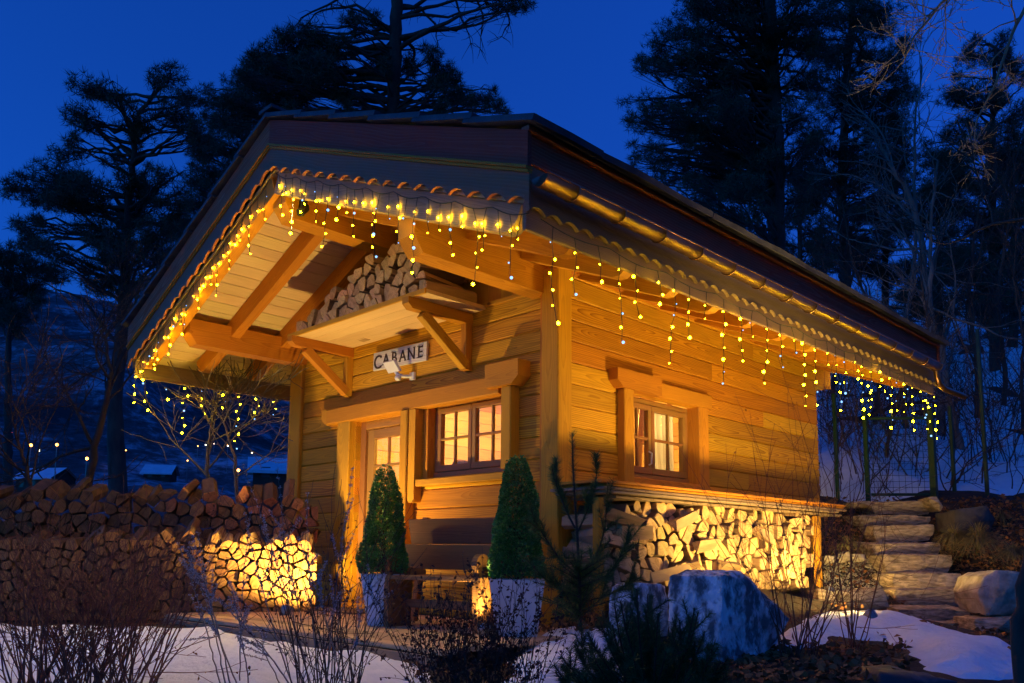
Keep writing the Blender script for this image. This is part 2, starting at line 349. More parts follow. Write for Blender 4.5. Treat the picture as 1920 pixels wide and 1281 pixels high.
# ------------------------------------------------------------------ the cabin
HB = 0.17                                       # height of one wall board
AX, ZA = -1.83, 4.05                            # ridge: position and height of the upper verge line
TR, TL = 0.40, 0.437
YF, YB = -1.50, 5.22                            # front and rear verge
XR, XL = 1.09, -4.60                            # eaves
XW0, XW1, YW0, YW1 = -3.84, 0.0, 0.0, 4.47      # wall faces
def zr(x): return ZA-TR*(x-AX) if x >= AX else ZA-TL*(AX-x)
cabin = tag(empty('wooden_cabin', (-1.9, 2.2, 0)), 'small honey-coloured timber cabin with gabled roof hung with string lights', 'cabin')
FR = lambda u, v, n: (u, -n, v)                 # front wall: u = x, v = z, n outwards
SD = lambda u, v, n: (n, u, v)                  # side wall: u = y, v = z, n outwards
def plank_mesh(L, H, T, mat, c=.012):
    key = ('pl', round(L,3), round(H,3), T, mat.name)
    if key in _bc: return _bc[key]
    h = H/2; sec = [(0,-h+c),(c,-h),(T,-h),(T,h),(c,h),(0,h-c)]   # y grows inwards
    V = [(-L/2,y,z) for y,z in sec]+[(L/2,y,z) for y,z in sec]; k = 6
    F = [(i,(i+1)%k,k+(i+1)%k,k+i) for i in range(k)]+[tuple(range(k-1,-1,-1)), tuple(range(k,2*k))]
    me = pymesh('plank', V, F, mat)
    _bc[key] = me; return me
def wall_planks(parent, u0, u1, v0, v1, line, holes, mw, mat, T=.06, joints=()):
    """horizontal boards between u0..u1, v0..v1 with courses at line - i*HB, cut round the holes (a,b,lo,hi)"""
    k = math.ceil((v1-line)/HB)
    z = line+k*HB; row = 0
    while z > v0+1e-6:
        top, bot = min(z, v1), max(z-HB, v0); z -= HB; row += 1
        if top-bot < .03: continue
        cuts = [(u0,u1)]
        for a,b,lo,hi in holes:
            if bot < hi-.01 and top > lo+.01:
                nx = []
                for s,e in cuts:
                    if b <= s or a >= e: nx.append((s,e)); continue
                    if a-s > .03: nx.append((s,a))
                    if e-b > .03: nx.append((b,e))
                cuts = nx
                for q0,q1 in ((bot,min(top,lo)),(max(bot,hi),top)):      # the part of this course above or below the hole
                    if q1-q0 > .004: obj('plank', plank_mesh(b-a-.002, q1-q0, T, mat), parent, mw((a+b)/2, (q0+q1)/2))
        for s,e in cuts:
            segs = [(s,e)]
            if e-s > 2.2 and row%2 == 0:
                c = s+(e-s)*random.uniform(.3,.7); segs = [(s,c-.0008),(c+.0008,e)]
            for a,b in segs:
                m = mw((a+b)/2, (top+bot)/2)
                obj('plank', plank_mesh(b-a, top-bot, T, mat), parent, m)
def mw_front(u, v): return Matrix.Translation(Vector((u, 0, v)))
def mw_side(u, v):  return Matrix.Translation(Vector((0, u, v))) @ Matrix.Rotation(math.pi/2, 4, 'Z')
def mw_back(u, v):  return Matrix.Translation(Vector((u, YW1, v))) @ Matrix.Rotation(math.pi, 4, 'Z')
def mw_left(u, v):  return Matrix.Translation(Vector((XW0, u, v))) @ Matrix.Rotation(-math.pi/2, 4, 'Z')
DOOR = (-2.64,-1.82,.0,1.80); WINF = (-1.60,-.52,1.17,1.86); WINS = (.88,1.92,1.165,1.88)
fw = empty('front_wall', (-1.9,0,0), cabin); sw = empty('side_wall', (0,2.2,0), cabin)
wall_planks(fw, XW0+.2, -.10, .0, 2.60, 2.271, [DOOR, WINF], mw_front, LARCH)
wall_planks(sw, .10, YW1, .0, 2.80, 2.185, [WINS], mw_side, LARCH)
rw = empty('rear_wall', (-1.9,YW1,0), cabin); lw = empty('left_wall', (XW0,2.2,0), cabin)
wall_planks(rw, XW0+.07, -.07, 0, 2.78, 2.271, [], mw_back, LARCH)
wall_planks(lw, .1, YW1-.1, 0, 2.78, 2.185, [], mw_left, LARCH)
# vertical boards of the gable
def gable(parent, y0, y1):
    x = XW0+.02
    while x < .0:
        x1 = min(x+.152, 0.0); c = x if x < AX-.2 else x1
        za, zb = zr(x)-.43, zr(x1-.004)-.43
        pts = [(x,2.604),(x1-.004,2.604),(x1-.004,zb),(x,za)]
        if x < AX < x1: pts = [(x,2.604),(x1-.004,2.604),(x1-.004,zb),(AX,zr(AX)-.43),(x,za)]
        if min(za,zb) > 2.64: prism('gable_board', pts, lambda u,v,n: (u,n,v), y0, y1, LARCHP, parent, ax=(0,0,1))
        x = x1
gable(fw, .004, .034); gable(rw, YW1-.034, YW1-.004)
abox('ledge_moulding', (-3.62,-.022,2.575), (-.115,.03,2.612), LARCHP, fw)
# corner posts, header beams and window posts
def cpost(name, x0, x1, y0, y1, z0, z1, parent=cabin, mat=LARCHP): return abox(name, (x0,y0,z0), (x1,y1,z1), mat, parent, .008)
cpost('corner_post', -.115, .06, -.06, .105, -.1, 2.72)
cpost('corner_post', -3.86, -3.63, -.04, .12, -.1, 2.60)
abox('corner_trim', (-.150,-.036,-.1), (-.117,.0,2.57), LARCHP, cabin)
hb = abox('header_beam', (-3.05,-.085,1.80), (-.56,.02,1.955), LARCHP, cabin, .01)
prism('corbel', [(-.66,1.845),(-.36,1.845),(-.285,1.905),(-.285,2.035),(-.66,2.035)], FR, -.01, .14, LARCHP, hb)
prism('header_end', [(-3.14,1.86),(-3.06,1.80),(-3.05,1.80),(-3.05,1.955),(-3.14,1.955)], FR, -.01, .083, LARCHP, hb)
cpost('door_post', -2.86, -2.65, -.075, .13, 0, 1.798)
cpost('door_post', -1.815, -1.712, -.10, .13, 0, 1.798)
prism('window_post', [(-1.700,1.798),(-1.610,1.798),(-1.610,.99),(-1.625,.965),(-1.685,.965),(-1.700,.99)], FR, -.1, .085, LARCHP, cabin, ax=(0,0,1))
cpost('window_post', -.515, -.405, -.10, .12, 1.19, 1.842)
abox('window_sill', (-1.605,-.075,1.105), (-.40,.11,1.168), LARCHP, cabin, .008)
# side window surround
sh = abox('header_beam', (-.02,1.255,1.885), (.055,2.12,2.015), LARCHP, cabin, .008)
prism('corbel', [(.70,1.885),(.63,1.94),(.63,2.035),(1.25,2.035),(1.25,1.885)], SD, -.01, .095, LARCHP, sh, ax=(0,1,0))
cpost('window_post', -.1, .075, .745, .875, 1.10, 1.883)
cpost('window_post', -.1, .045, 1.915, 2.075, 1.10, 1.883)
abox('window_sill', (-.1,.88,1.105), (.06,1.91,1.163), LARCHP, cabin, .008)
# reveals that close the gap between wall and window frame
for lo,hi in (((-1.598,.0,1.17),(-1.535,.13,1.86)),): abox('window_reveal', lo, hi, LARCHP, cabin)

def window(name, mapf, u0, u1, v0, v1, n, split, rows=2, cols=2, mat=TRIMW, handle=None, parent=cabin):
    c = mapf((u0+u1)/2, v0, n); w = empty(name, c, parent)
    def b(nm, a0,a1,b0,b1,n0,n1, m=mat):
        p, q = mapf(a0,b0,n0), mapf(a1,b1,n1); return abox(nm, p, q, m, w, .004)
    t = .045
    b('frame', u0,u1,v1-t,v1, n-.04,n+.012); b('frame', u0,u1,v0,v0+t, n-.04,n+.02)
    b('frame', u0,u0+t,v0+t,v1-t, n-.04,n+.012); b('frame', u1-t,u1,v0+t,v1-t, n-.04,n+.012)
    s = .045; edges = [u0+t]+split+[u1-t]
    for a,e in zip(edges[:-1], edges[1:]):
        a += .003; e -= .003; y0, y1 = v0+t+.003, v1-t-.003
        b('sash', a,e,y1-s,y1, n-.03,n+.022); b('sash', a,e,y0,y0+s+.012, n-.03,n+.026)
        b('sash', a,a+s,y0+s+.012,y1-s, n-.03,n+.022); b('sash', e-s,e,y0+s+.012,y1-s, n-.03,n+.022)
        ga, ge, h0, h1 = a+s, e-s, y0+s+.012, y1-s
        for k in range(1,cols):
            u = ga+(ge-ga)*k/cols; b('muntin', u-.011,u+.011,h0,h1, n-.012,n+.016)
        for k in range(1,rows):
            v = h0+(h1-h0)*k/rows; b('muntin', ga,ge,v-.011,v+.011, n-.011,n+.019)
        for i in range(cols):
            for j in range(rows):
                pa, pe = ga+(ge-ga)*i/cols+.004, ga+(ge-ga)*(i+1)/cols-.004
                qa, qe = h0+(h1-h0)*j/rows+.004, h0+(h1-h0)*(j+1)/rows-.004
                V = [mapf(pa,qa,n),mapf(pe,qa,n),mapf(pe,qe,n),mapf(pa,qe,n)]
                obj('pane', pymesh('pane', V, [(0,1,2,3)], GLASS), w)
    return w
window('front_window', FR, -1.53, -.50, 1.185, 1.845, -.09, [-1.035])
side_win = window('side_window', SD, .885, 1.905, 1.17, 1.875, -.09, [1.32])
# door: glazed upper half, panelled lower half
dr = empty('door', (-2.23,.1,0), cabin)
abox('frame', (-2.645,.06,.06), (-2.565,.13,1.80), TRIMW, dr); abox('frame', (-1.895,.06,.06), (-1.82,.13,1.80), TRIMW, dr); abox('frame', (-2.56,.06,1.72), (-1.90,.13,1.80), TRIMW, dr)
d0, d1, zs = -2.555, -1.905, .07
abox('leaf', (d0,.085,zs), (d0+.1,.125,1.712), TRIMW, dr); abox('leaf', (d1-.1,.085,zs), (d1,.125,1.712), TRIMW, dr)
abox('leaf', (d0+.1,.085,1.62), (d1-.1,.125,1.712), TRIMW, dr); abox('leaf', (d0+.1,.085,zs), (d1-.1,.125,.24), TRIMW, dr)
abox('leaf', (d0+.1,.085,.72), (d1-.1,.125,.82), TRIMW, dr)
for k in range(4): abox('panel_board', (d0+.1+k*.1125,.095,.24), (d0+.1+(k+1)*.1125-.004,.115,.72), TRIMW, dr)
for k in (1,2): zc = .82+k*.267; abox('muntin', (d0+.1,.088,zc-.012), (d1-.1,.118,zc+.012), TRIMW, dr)
abox('muntin', ((d0+d1)/2-.012,.09,.82), ((d0+d1)/2+.012,.116,1.62), TRIMW, dr)
for i in range(2):
    for k in range(3):
        a, e = d0+.104+i*.2245, d0+.104+(i+1)*.2245-.006; q, w_ = .824+k*.267, .824+(k+1)*.267-.004
        obj('pane', pymesh('pane', [(a,.103,q),(e,.103,q),(e,.103,w_),(a,.103,w_)], [(0,1,2,3)], GLASS), dr)
sp = Soup(); sp.tube([(-1.95,.08,.98),(-1.95,.045,.98),(-2.05,.04,.98)], .009, 8); sp.build('handle', STEEL, dr, True)
abox('threshold', (-2.66,-.10,.0), (-1.80,.07,.055), LARCHP, dr)

# inside: floor, ceiling, panelling seen through the panes
ins = empty('interior', (-1.9,2.2,0), cabin)
abox('inside_floor', (XW0+.07,.07,-.02), (-.07,YW1-.07,.02), OLDWD, ins); abox('inside_ceiling', (XW0+.07,.07,2.55), (-.07,YW1-.07,2.58), LINING, ins)
for k in range(15):
    z0, z1 = .02+k*.169, .02+(k+1)*.169-.003
    abox('lining_board', (XW0+.064,YW1-.1,z0), (-.064,YW1-.064,z1), LINING, ins); abox('lining_board', (XW0+.064,.1,z0), (XW0+.1,YW1-.1,z1), LINING, ins)

# ---- roof structure
def slope_board(name, x0, x1, y0, y1, top, bot, mat, parent):
    """a board in the roof plane between x0..x1 (both on one slope), y0..y1, from zr-top down to zr-bot"""
    p0, p1 = (x0,(y0+y1)/2,zr(x0)-(top+bot)/2), (x1,(y0+y1)/2,zr(x1)-(top+bot)/2)
    t = TR if x1 > AX+.01 else TL; hh = (bot-top)*math.cos(math.atan(t))
    return beam(name, p0, p1, abs(y1-y0), hh, mat, parent, .004)
soff = empty('soffit', (-1.9,0,2.9), cabin)
for side,(xa,xb) in (('r',(AX,XR-.06)),('l',(XL+.08,AX))):
    n = 20
    for k in range(n):
        a, e = xa+(xb-xa)*k/n, xa+(xb-xa)*(k+1)/n
        t = TR if side=='r' else TL
        zc = (zr(a)+zr(e))/2-.405; up = (t,0,1) if side=='r' else (-t,0,1)
        wd = abs(e-a)*math.sqrt(1+t*t)-.004
        beam('soffit_board', ((a+e)/2,YF+.06,zc), ((a+e)/2,YB-.05,zc), wd, .022, SPRUCE, soff, .004, up=up)
ys = [-1.385+.56*k for k in range(12)]
def rafter(y, x0, x1, tail, mat=LARCHP):
    """rafter with a rounded tail; x1 towards the ridge"""
    s = 1 if x0 > AX else -1; t = TR if s > 0 else TL; w = .095
    c = math.atan(t); L = abs(x1-x0)/math.cos(c); h = .175
    pts = [(0,0),(L,0),(L,-h),(.10,-h),(.045,-h+.02),(.012,-h+.06),(0,-h+.105)]
    def mp(u,v,n):
        x = x0-s*u*math.cos(c)-s*v*math.sin(c)*-1; z = zr(x0)-.425+u*math.sin(c)+v*math.cos(c)
        return (x, y+n, z)
    return prism('rafter', pts, mp, -w/2, w/2, mat, cabin, ax=(-s*math.cos(c),0,math.sin(c)))
for k,y in enumerate(ys):
    if y > YB-.1: continue
    rafter(y, .93 if k else 1.0, AX+.06, True, LARCHP if k else OLDWD)
    rafter(y, -4.36 if k else -4.44, AX-.06, True, LARCHP)
def purlin(x0, x1, z0, z1, yend=YF+.16, mat=LARCHP):
    L0, L1 = yend, YW1+.6
    pts = [(L0,z1),(L1,z1),(L1,z0),(L0+.085,z0),(L0,z0+.11)]
    return prism('purlin', pts, lambda u,v,n: (n,u,v), x0, x1, mat, cabin, ax=(0,1,0))
purlin(-.265,-.092,2.535,2.80); purlin(-3.77,-3.60,2.52,2.765, YF+.20); purlin(-1.935,-1.735,3.24,3.47, YF+.12)
abox('wall_plate', (-.05,.11,2.72), (.035,YW1+.6,2.80), LARCHP, cabin)
# verge boards: an upper and a lower board with a wavy bottom edge, battens between
def wavy(n, amp): return amp*(abs(math.sin(n))**0.7)
def verge(y0, sgn):
    for s,(xa,xb) in ((1,(AX,XR+.02)),(-1,(AX,XL-.02))):
        t = TR if s > 0 else TL
        def poly(top, bot): return [(xa,zr(xa)-top),(xb,zr(xb)-top),(xb,zr(xb)-bot),(xa,zr(xa)-bot)]
        mp = lambda u,v,n: (u, y0+sgn*n, v)
        bv = prism('bargeboard', poly(.0,.205), mp, 0, .032, BARGEP, cabin, ax=(s,0,-t))
        prism('batten', poly(.208,.226), mp, -.012, .045, LARCHP, bv, ax=(s,0,-t)); prism('batten', poly(.230,.246), mp, 0, .038, LARCHP, bv, ax=(s,0,-t))  # honey wood colour stands in for warm light along the batten edges
        n = 17*6; low = []
        for i in range(n+1):
            x = xa+(xb-xa)*i/n; low.append((x, zr(x)-.425+.034*abs(math.sin(math.pi*17*i/n))**.8-.012*abs(math.cos(math.pi*17*i/n))**6))
        prism('scalloped_board', [(xa,zr(xa)-.248)]+low+[(xb,zr(xb)-.248)], mp, .014, .036, BARGE, bv, ax=(s,0,-t))
verge(YF, 1); verge(YB, -1)
# eaves: fascia, scalloped valance, inner cover board
def eave(x, s, gut):
    d = -s
    f1 = abox('fascia', (x,YF+.05,zr(x)-.185), (x+d*.032,YB-.05,zr(x)-.015), BARGEP, cabin)
    n = 46*6; low = []
    for i in range(n+1):
        y = YF+.05+(YB-YF-.1)*i/n; low.append((y, zr(x)-.452+.036*abs(math.sin(math.pi*46*i/n))**.8))
    prism('scalloped_board', [(YF+.05,zr(x)-.188)]+low+[(YB-.05,zr(x)-.188)], lambda u,v,n_: (n_,u,v), x+d*.012, x+d*.04, OLDWD, f1, ax=(0,1,0))
    abox('cover_board', (x+d*.046,YF+.06,zr(x)-.55), (x+d*.074,YB-.06,zr(x)-.24), OLDWD, f1)
eave(XR, 1, True); eave(XL, -1, False)
# roof covering: stone slabs in overlapping courses
roof = empty('roof_covering', (AX,2,4.1), cabin); NC = 6
slabc = {}
for s in (1,-1):
    xe = XR+.05 if s > 0 else XL-.05; t = TR if s > 0 else TL; W = abs(xe-AX)
    for c in range(NC):
        xa, xb = AX+s*W*c/NC-s*.03*(c>0), AX+s*W*(c+1)/NC+s*.05
        L = abs(xb-xa)*math.sqrt(1+t*t)
        tilt = math.atan(t)-.055
        ny = 11
        for j in range(ny):
            y0, y1 = YF-.045+(YB-YF+.09)*j/ny, YF-.045+(YB-YF+.09)*(j+1)/ny-.006
            xm = (xa+xb)/2; zm = zr(xm)+.042 if abs(xm-AX) < W else zr(xe)+.04
            m = Matrix.Translation(Vector((xm,(y0+y1)/2,ZA-t*abs(xm-AX)+.046+random.uniform(-.003,.003)))) @ Matrix.Rotation(s*tilt, 4, 'Y')
            key = (s,c,j%3)
            if key not in slabc:
                rr = random.Random(c*7+j); l, w = L/2, (y1-y0)/2
                top = [(-l,-w),(l+rr.uniform(-.02,.01),-w),(l+rr.uniform(-.02,.02),0),(l+rr.uniform(-.02,.01),w),(-l,w)]
                V = [(a,b_2,-.019) for a,b_2 in top]+[(a*.996,b_2*.985,.019) for a,b_2 in top]; k5 = 5
                slabc[key] = pymesh('slab', V, [(i,(i+1)%k5,k5+(i+1)%k5,k5+i) for i in range(k5)]+[tuple(range(4,-1,-1)),tuple(range(5,10))], SLAB)
            obj('roof_slab', slabc[key], roof, m)
abox('ridge_cap', (AX-.1,YF-.05,ZA+.055), (AX+.1,YB+.05,ZA+.085), SLAB, roof)
abox('eave_packing', (XR-.03,YF,zr(XR)-.01), (XR+.03,YB,zr(XR)+.022), BARGE, roof)

# gutter with brackets and spout
gut = empty('gutter', (XR+.09,2,2.55), cabin)
GX, GZ, GR = XR+.085, 2.595, .062; a = np.linspace(math.pi*1.02, math.pi*1.98, 13)
def gutter_sec(y, r): return [(GX+r*math.cos(q), y, GZ+r*math.sin(q)) for q in a]
V = gutter_sec(YF+.03,GR)+gutter_sec(4.96,GR)+gutter_sec(YF+.03,GR-.004)+gutter_sec(4.96,GR-.004); F=[]
for i in range(12): F += [(i,i+1,14+i,13+i),(26+i,39+i,40+i,27+i)]
F += [tuple(range(13)), tuple(range(13,26))]
obj('trough', pymesh('trough', V, F, COPPER, smooth=True), gut)
sp = Soup(); sp.tube([(GX+GR,YF+.03,GZ+.004),(GX+GR,4.96,GZ+.004)], .007, 8); sp.build('rolled_rim', COPPER, gut, True)
for k in range(15):
    y = YF+.30+k*.433
    sp = Soup(); sp.tube([(GX+(GR+.004)*math.cos(q), y, GZ+(GR+.004)*math.sin(q)) for q in np.linspace(math.pi*.98,math.pi*2.02,14)], .005, 5); sp.build('bracket', COPPER, gut, True)
sp = Soup(); e1 = on(1808,744,0,GX+.12); sp.tube([(GX,4.86,GZ-.05),(GX,4.87,GZ-.12),(GX+.01,4.90,GZ-.20),(GX+.03,4.99,GZ-.245),e1], .032, 12); sp.build('spout', COPPER, gut, True)
# ------------------------------------------------------------------ deck
deck = tag(empty('deck', (-1.2,-.8,-.05)), 'weathered grey plank deck in front of the cabin door', 'deck')
y = -.095; k = 0
while y > -1.62:
    x0 = -2.95+random.uniform(-.02,.02); x1 = .62+random.uniform(-.03,.03)
    c = random.uniform(-2.0,-.2)
    for a, e in ((x0,c-.002),(c+.002,x1)):
        abox('deck_board', (a,y-.116,-.030+random.uniform(-.002,.002)), (e,y,.0), DECKW, deck, .004)
    y -= .121; k += 1
abox('deck_edge', (-2.95,y-.02,-.14), (.62,y+.118-.12,-.034), OLDWD, deck)
mat_ = abox('door_mat', (-2.55,-.52,.001), (-1.85,-.14,.016), plain('coir', (.22,.15,.08), (.13,.09,.05), .95, 60, bmp=.004)); tag(mat_, 'brown coir door mat on the deck in front of the door', 'door mat')

# ------------------------------------------------------------------ firewood
def pack(u0, u1, hf, size, rng, jit=.36, v0=0.0):
    """cells of a stacked log wall: random points -> clipped Voronoi polygons with gaps"""
    P = []; hmax = max(hf(u) for u in np.linspace(u0,u1,24)); r = 0; v = v0+size*.42
    while v < hmax+size*1.6:
        u = u0-size*.6+(size*.5 if r%2 else 0)
        while u < u1+size*1.1:
            P.append((u+rng.uniform(-jit,jit)*size, v+rng.uniform(-jit,jit)*size*.9)); u += size*rng.uniform(.85,1.2)
        v += size*.84; r += 1
    P = np.array(P); out = []
    for i,p in enumerate(P):
        if not (u0 < p[0] < u1 and v0 < p[1] < hf(p[0])): continue
        poly = [np.array(q) for q in ((p[0]-size,p[1]-size),(p[0]+size,p[1]-size),(p[0]+size,p[1]+size),(p[0]-size,p[1]+size))]
        lines = []
        d = P-p; near = np.where((np.hypot(d[:,0],d[:,1]) < 2.6*size) & (np.arange(len(P)) != i))[0]
        for j in near:
            n = d[j]; L = np.hypot(*n); lines.append((n/L, L/2-rng.uniform(.0015,.010)))
        lines += [(np.array([0,-1.0]), p[1]-v0-.002), (np.array([-1.0,0]), p[0]-u0), (np.array([1.0,0]), u1-p[0])]
        for n,c in lines:
            new = []
            for a in range(len(poly)):
                A, B = poly[a]-p, poly[(a+1)%len(poly)]-p; da, db = A@n-c, B@n-c
                if da <= 0: new.append(poly[a])
                if da*db < 0: new.append(p+A+(B-A)*(da/(da-db)))
            poly = new
            if len(poly) < 3: break
        if len(poly) >= 3:
            q = np.array(poly); keep = [k for k in range(len(q)) if np.hypot(*(q[k]-q[k-1])) > .007]
            if len(keep) >= 3:
                q = q[keep]; k = len(q); cut = []; s0 = rng.randrange(k)
                for a in range(k):            # round the bark side, leave the split side angular
                    if (a-s0)%k < max(1,k//3+rng.choice((0,1))): cut += [q[a]*.68+q[a-1]*.32, q[a]*.70+(q[a-1]+q[(a+1)%k])*.15, q[a]*.68+q[(a+1)%k]*.32]
                    else: cut.append(q[a])
                out.append((p, np.array(cut)))
    return out
def log_geo(poly, c, L, rng, bark):
    k = len(poly); q = poly-c
    # round one or two corners so the bark side is curved
    V = [(0,a,b) for a,b in q*.94]+[(-.006,a,b) for a,b in q]+[(-L,a*.97,b*.97) for a,b in q]
    F = [tuple(range(k))]; mi = [0]
    for i in range(k):
        F.append((i,k+i,k+(i+1)%k,(i+1)%k)); mi.append(0)
        F.append((k+i,2*k+i,2*k+(i+1)%k,k+(i+1)%k)); mi.append(bark[i % len(bark)])
    return V, F, mi
def stack(cells, O, U, N, L, mats, rng, name, label, group, yaw=6, limit=None, pitch=3, ends=.02, rest_name='firewood_heap', rest_label=None, top=None):
    """one object per log; logs beyond the limit (smallest in view, darkest end of the pile) are joined"""
    U, N = Vector(U), Vector(N); Z = Vector((0,0,1)); rest = None; RV=[]; RF=[]; RM=[]
    for i,(p,poly) in enumerate(cells):
        c = poly.mean(axis=0); bark = [rng.choice((1,1,2)) for _ in range(5)]
        V,F,mi = log_geo(poly, c, L*rng.uniform(.9,1.1), rng, bark)
        m = Matrix.Identity(4)
        for r_ in range(3): m[r_][0], m[r_][1], m[r_][2] = N[r_], U[r_], Z[r_]
        lean = rng.uniform(4,17) if top is not None and c[1] > top(c[0])-.10 else 0
        pos = Vector(O)+U*float(c[0])+Z*float(c[1])+N*rng.uniform(-ends,ends)
        m = Matrix.Translation(pos) @ m @ Matrix.Rotation(math.radians(rng.gauss(0,yaw)),4,'Z') @ Matrix.Rotation(math.radians(lean+rng.gauss(0,pitch)),4,'Y')
        if limit is not None and i >= limit:
            b0 = len(RV); RV += [tuple(m @ Vector(v)) for v in V]; RF += [tuple(b0+q for q in f) for f in F]; RM += mi; continue
        me = pymesh('log', V, F, mats, mi); o = obj(name, me, None, m); tag(o, label, 'log', group)
    if RV:
        o = obj(rest_name, pymesh(rest_name, RV, RF, mats, RM)); tag(o, rest_label, 'firewood', kind='stuff')
lr = random.Random(5)
# shelf over the door
shelf = tag(empty('firewood_shelf', (-1.8,-.3,2.56)), 'bracketed wooden shelf above the door and window carrying split logs', 'shelf')
for k in range(4): abox('shelf_board', (-2.86,-.645+k*.16,2.556), (-.80,-.645+k*.16+.157,2.588), SPRUCE, shelf)
abox('shelf_edge', (-2.86,-.668,2.548), (-.80,-.648,2.592), LARCHP, shelf)
for x in (-2.76,-1.0):
    br = empty('bracket', (x,0,2.3), shelf); w = .04
    prism('arm', [(-.002,2.553),(-.70,2.553),(-.70,2.50),(-.655,2.462),(-.002,2.462)], lambda u,v,n: (n,u,v), x-w, x+w, LARCHP, br, ax=(0,1,0))
    abox('wall_piece', (x-w+.004,-.075,2.06), (x+w-.004,-.002,2.461), LARCHP, br)
    beam('brace', (x,-.53,2.452), (x,-.055,2.10), w*2-.006, .085, LARCHP, br, .005)
def sh_h(u): return 2.592+np.interp(u, [-2.86,-2.55,-2.2,-1.8,-1.4,-1.1,-.88], [.10,.26,.33,.40,.50,.52,.30])
stack([c for c in pack(-2.84,-.86, sh_h, .118, lr, .4, v0=2.592)], (0,-.60,0), (1,0,0), (0,-1,0), .5, [ENDP,SPLIT,LOGBK], lr, 'firewood_log',
      'split log with pale cut end stacked on the bracketed shelf above the door', 'logs on the shelf above the door', 5, ends=.03)
# side of the cabin, under the stacked boards
def sd_h(u): return .24+np.interp(u, [-.1,.3,.8,1.5,2.4,3.2], [.60,.66,.66,.68,.68,.66])
cells = pack(-.06,3.26, sd_h, .116, lr, .45, v0=.22); cells.sort(key=lambda c: (c[0][0] < .45)+(c[0][1] < .42))      # those behind the young pine and the boulder last
stack(cells, (.44,0,0), (0,1,0), (1,0,0), .36, [ENDP,SPLIT,LOGBK], lr, 'firewood_log',
      'pale split log in the stack under the boards along the cabin side', 'logs stacked along the cabin side', 11, 140, pitch=6, ends=.04, rest_name='firewood_side_heap', rest_label='lowest and nearest part of the side firewood stack behind the boulder')
# a few logs lying crosswise in that stack, showing their long split sides
for (yy,zz,ln,rt) in ((.16,.80,.34,12),(.30,.69,.36,-4),(.08,.60,.30,8),(.95,.80,.42,-14),(.72,.38,.40,-9),(1.62,.44,.34,3),(2.2,.70,.30,18),(1.25,.62,.30,-6)):
    r0, r1 = .055+lr.uniform(-.01,.015), .04
    V = [(-ln/2,-r0,-r1),(-ln/2,r0*.8,-r1*.7),(-ln/2,r0*.2,r1*1.3),(ln/2,-r0*.9,-r1),(ln/2,r0,-r1*.8),(ln/2,0,r1*1.2)]
    m = Matrix.Translation(Vector((.50,yy,zz))) @ Matrix.Rotation(math.pi/2+math.radians(lr.uniform(-14,14)),4,'Z') @ Matrix.Rotation(math.radians(rt),4,'Y') @ Matrix.Rotation(lr.uniform(0,3),4,'X')
    o = obj('firewood_log', pymesh('log', V, [(0,2,1),(3,4,5),(0,1,4,3),(1,2,5,4),(2,0,3,5)], [ENDP,SPLIT,LOGBK], [0,0,1,1,1]), None, m)
    tag(o, 'log lying lengthwise in the stack along the cabin side, showing its split flank', 'log', 'lengthwise logs in the side stack')
bs = tag(empty('board_stack', (.3,1.8,1.0)), 'stack of thin spare boards lying on the firewood along the cabin side', 'boards')
for k,(z,x1,ya,ye) in enumerate(((.935,.50,.05,3.9),(.962,.55,-.10,3.72),(.985,.56,-.14,3.80),(1.008,.55,-.12,3.78),(1.030,.57,-.16,3.82))):
    for (xa,xe) in ((.07,.30),(.303,x1)):
        beam('board', ((xa+xe)/2+lr.uniform(-.004,.004),ya+lr.uniform(-.03,.03),z), ((xa+xe)/2+lr.uniform(-.004,.004),ye+lr.uniform(-.05,.05),z+.012), xe-xa, .019, OLDWD if k < 3 else LARCHP, bs, .003)
for yy in (-.10,3.34): abox('upright', (.42,yy,.1), (.48,yy+.06,.922), LARCHP, bs)
# the long stack running forward from the door post: a low front row and a taller row behind it
PD = np.array([-.52,-.854,0]); PN = Vector((.854,-.52,0)); PO = np.array([-2.37,-.56,0.0])
def fr_h(u): return np.interp(u, [0,.15,.6,1.2,2,3.2], [.58,.66,.63,.65,.63,.60])
cells = pack(0,2.9, fr_h, .100, lr, .40, v0=-.06); cells.sort(key=lambda c: c[0][0])
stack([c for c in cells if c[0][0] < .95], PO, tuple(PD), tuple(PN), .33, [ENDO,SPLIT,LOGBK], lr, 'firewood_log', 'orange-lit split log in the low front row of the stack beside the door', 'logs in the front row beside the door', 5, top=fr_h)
stack([c for c in cells if c[0][0] >= .95], PO, tuple(PD), tuple(PN), .33, [ENDK,LOGBK,LOGBK], lr, 'firewood_log', 'dark log in the part of the front row away from the door', 'dark logs in the front row away from the door', 6, 18,
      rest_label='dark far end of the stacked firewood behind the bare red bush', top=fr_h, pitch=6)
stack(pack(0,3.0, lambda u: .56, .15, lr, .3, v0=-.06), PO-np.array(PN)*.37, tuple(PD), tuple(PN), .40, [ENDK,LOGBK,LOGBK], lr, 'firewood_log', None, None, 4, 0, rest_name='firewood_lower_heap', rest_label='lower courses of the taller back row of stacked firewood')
def rr_h(u): return np.interp(u, [0,.3,1.2,2.2,3.4], [.98,1.04,1.03,1.02,.98])
cells = pack(0,3.0, rr_h, .118, lr, .36, v0=.55); cells.sort(key=lambda c: c[0][0])
stack([c for c in cells if c[0][0] < 1.0], PO-np.array(PN)*.37, tuple(PD), tuple(PN), .40, [ENDR,LOGBK,LOGBK], lr, 'firewood_log', 'reddish log in the taller back row of the stack, near the cabin', 'logs in the back row near the cabin', 5, pitch=7, ends=.05, top=rr_h)
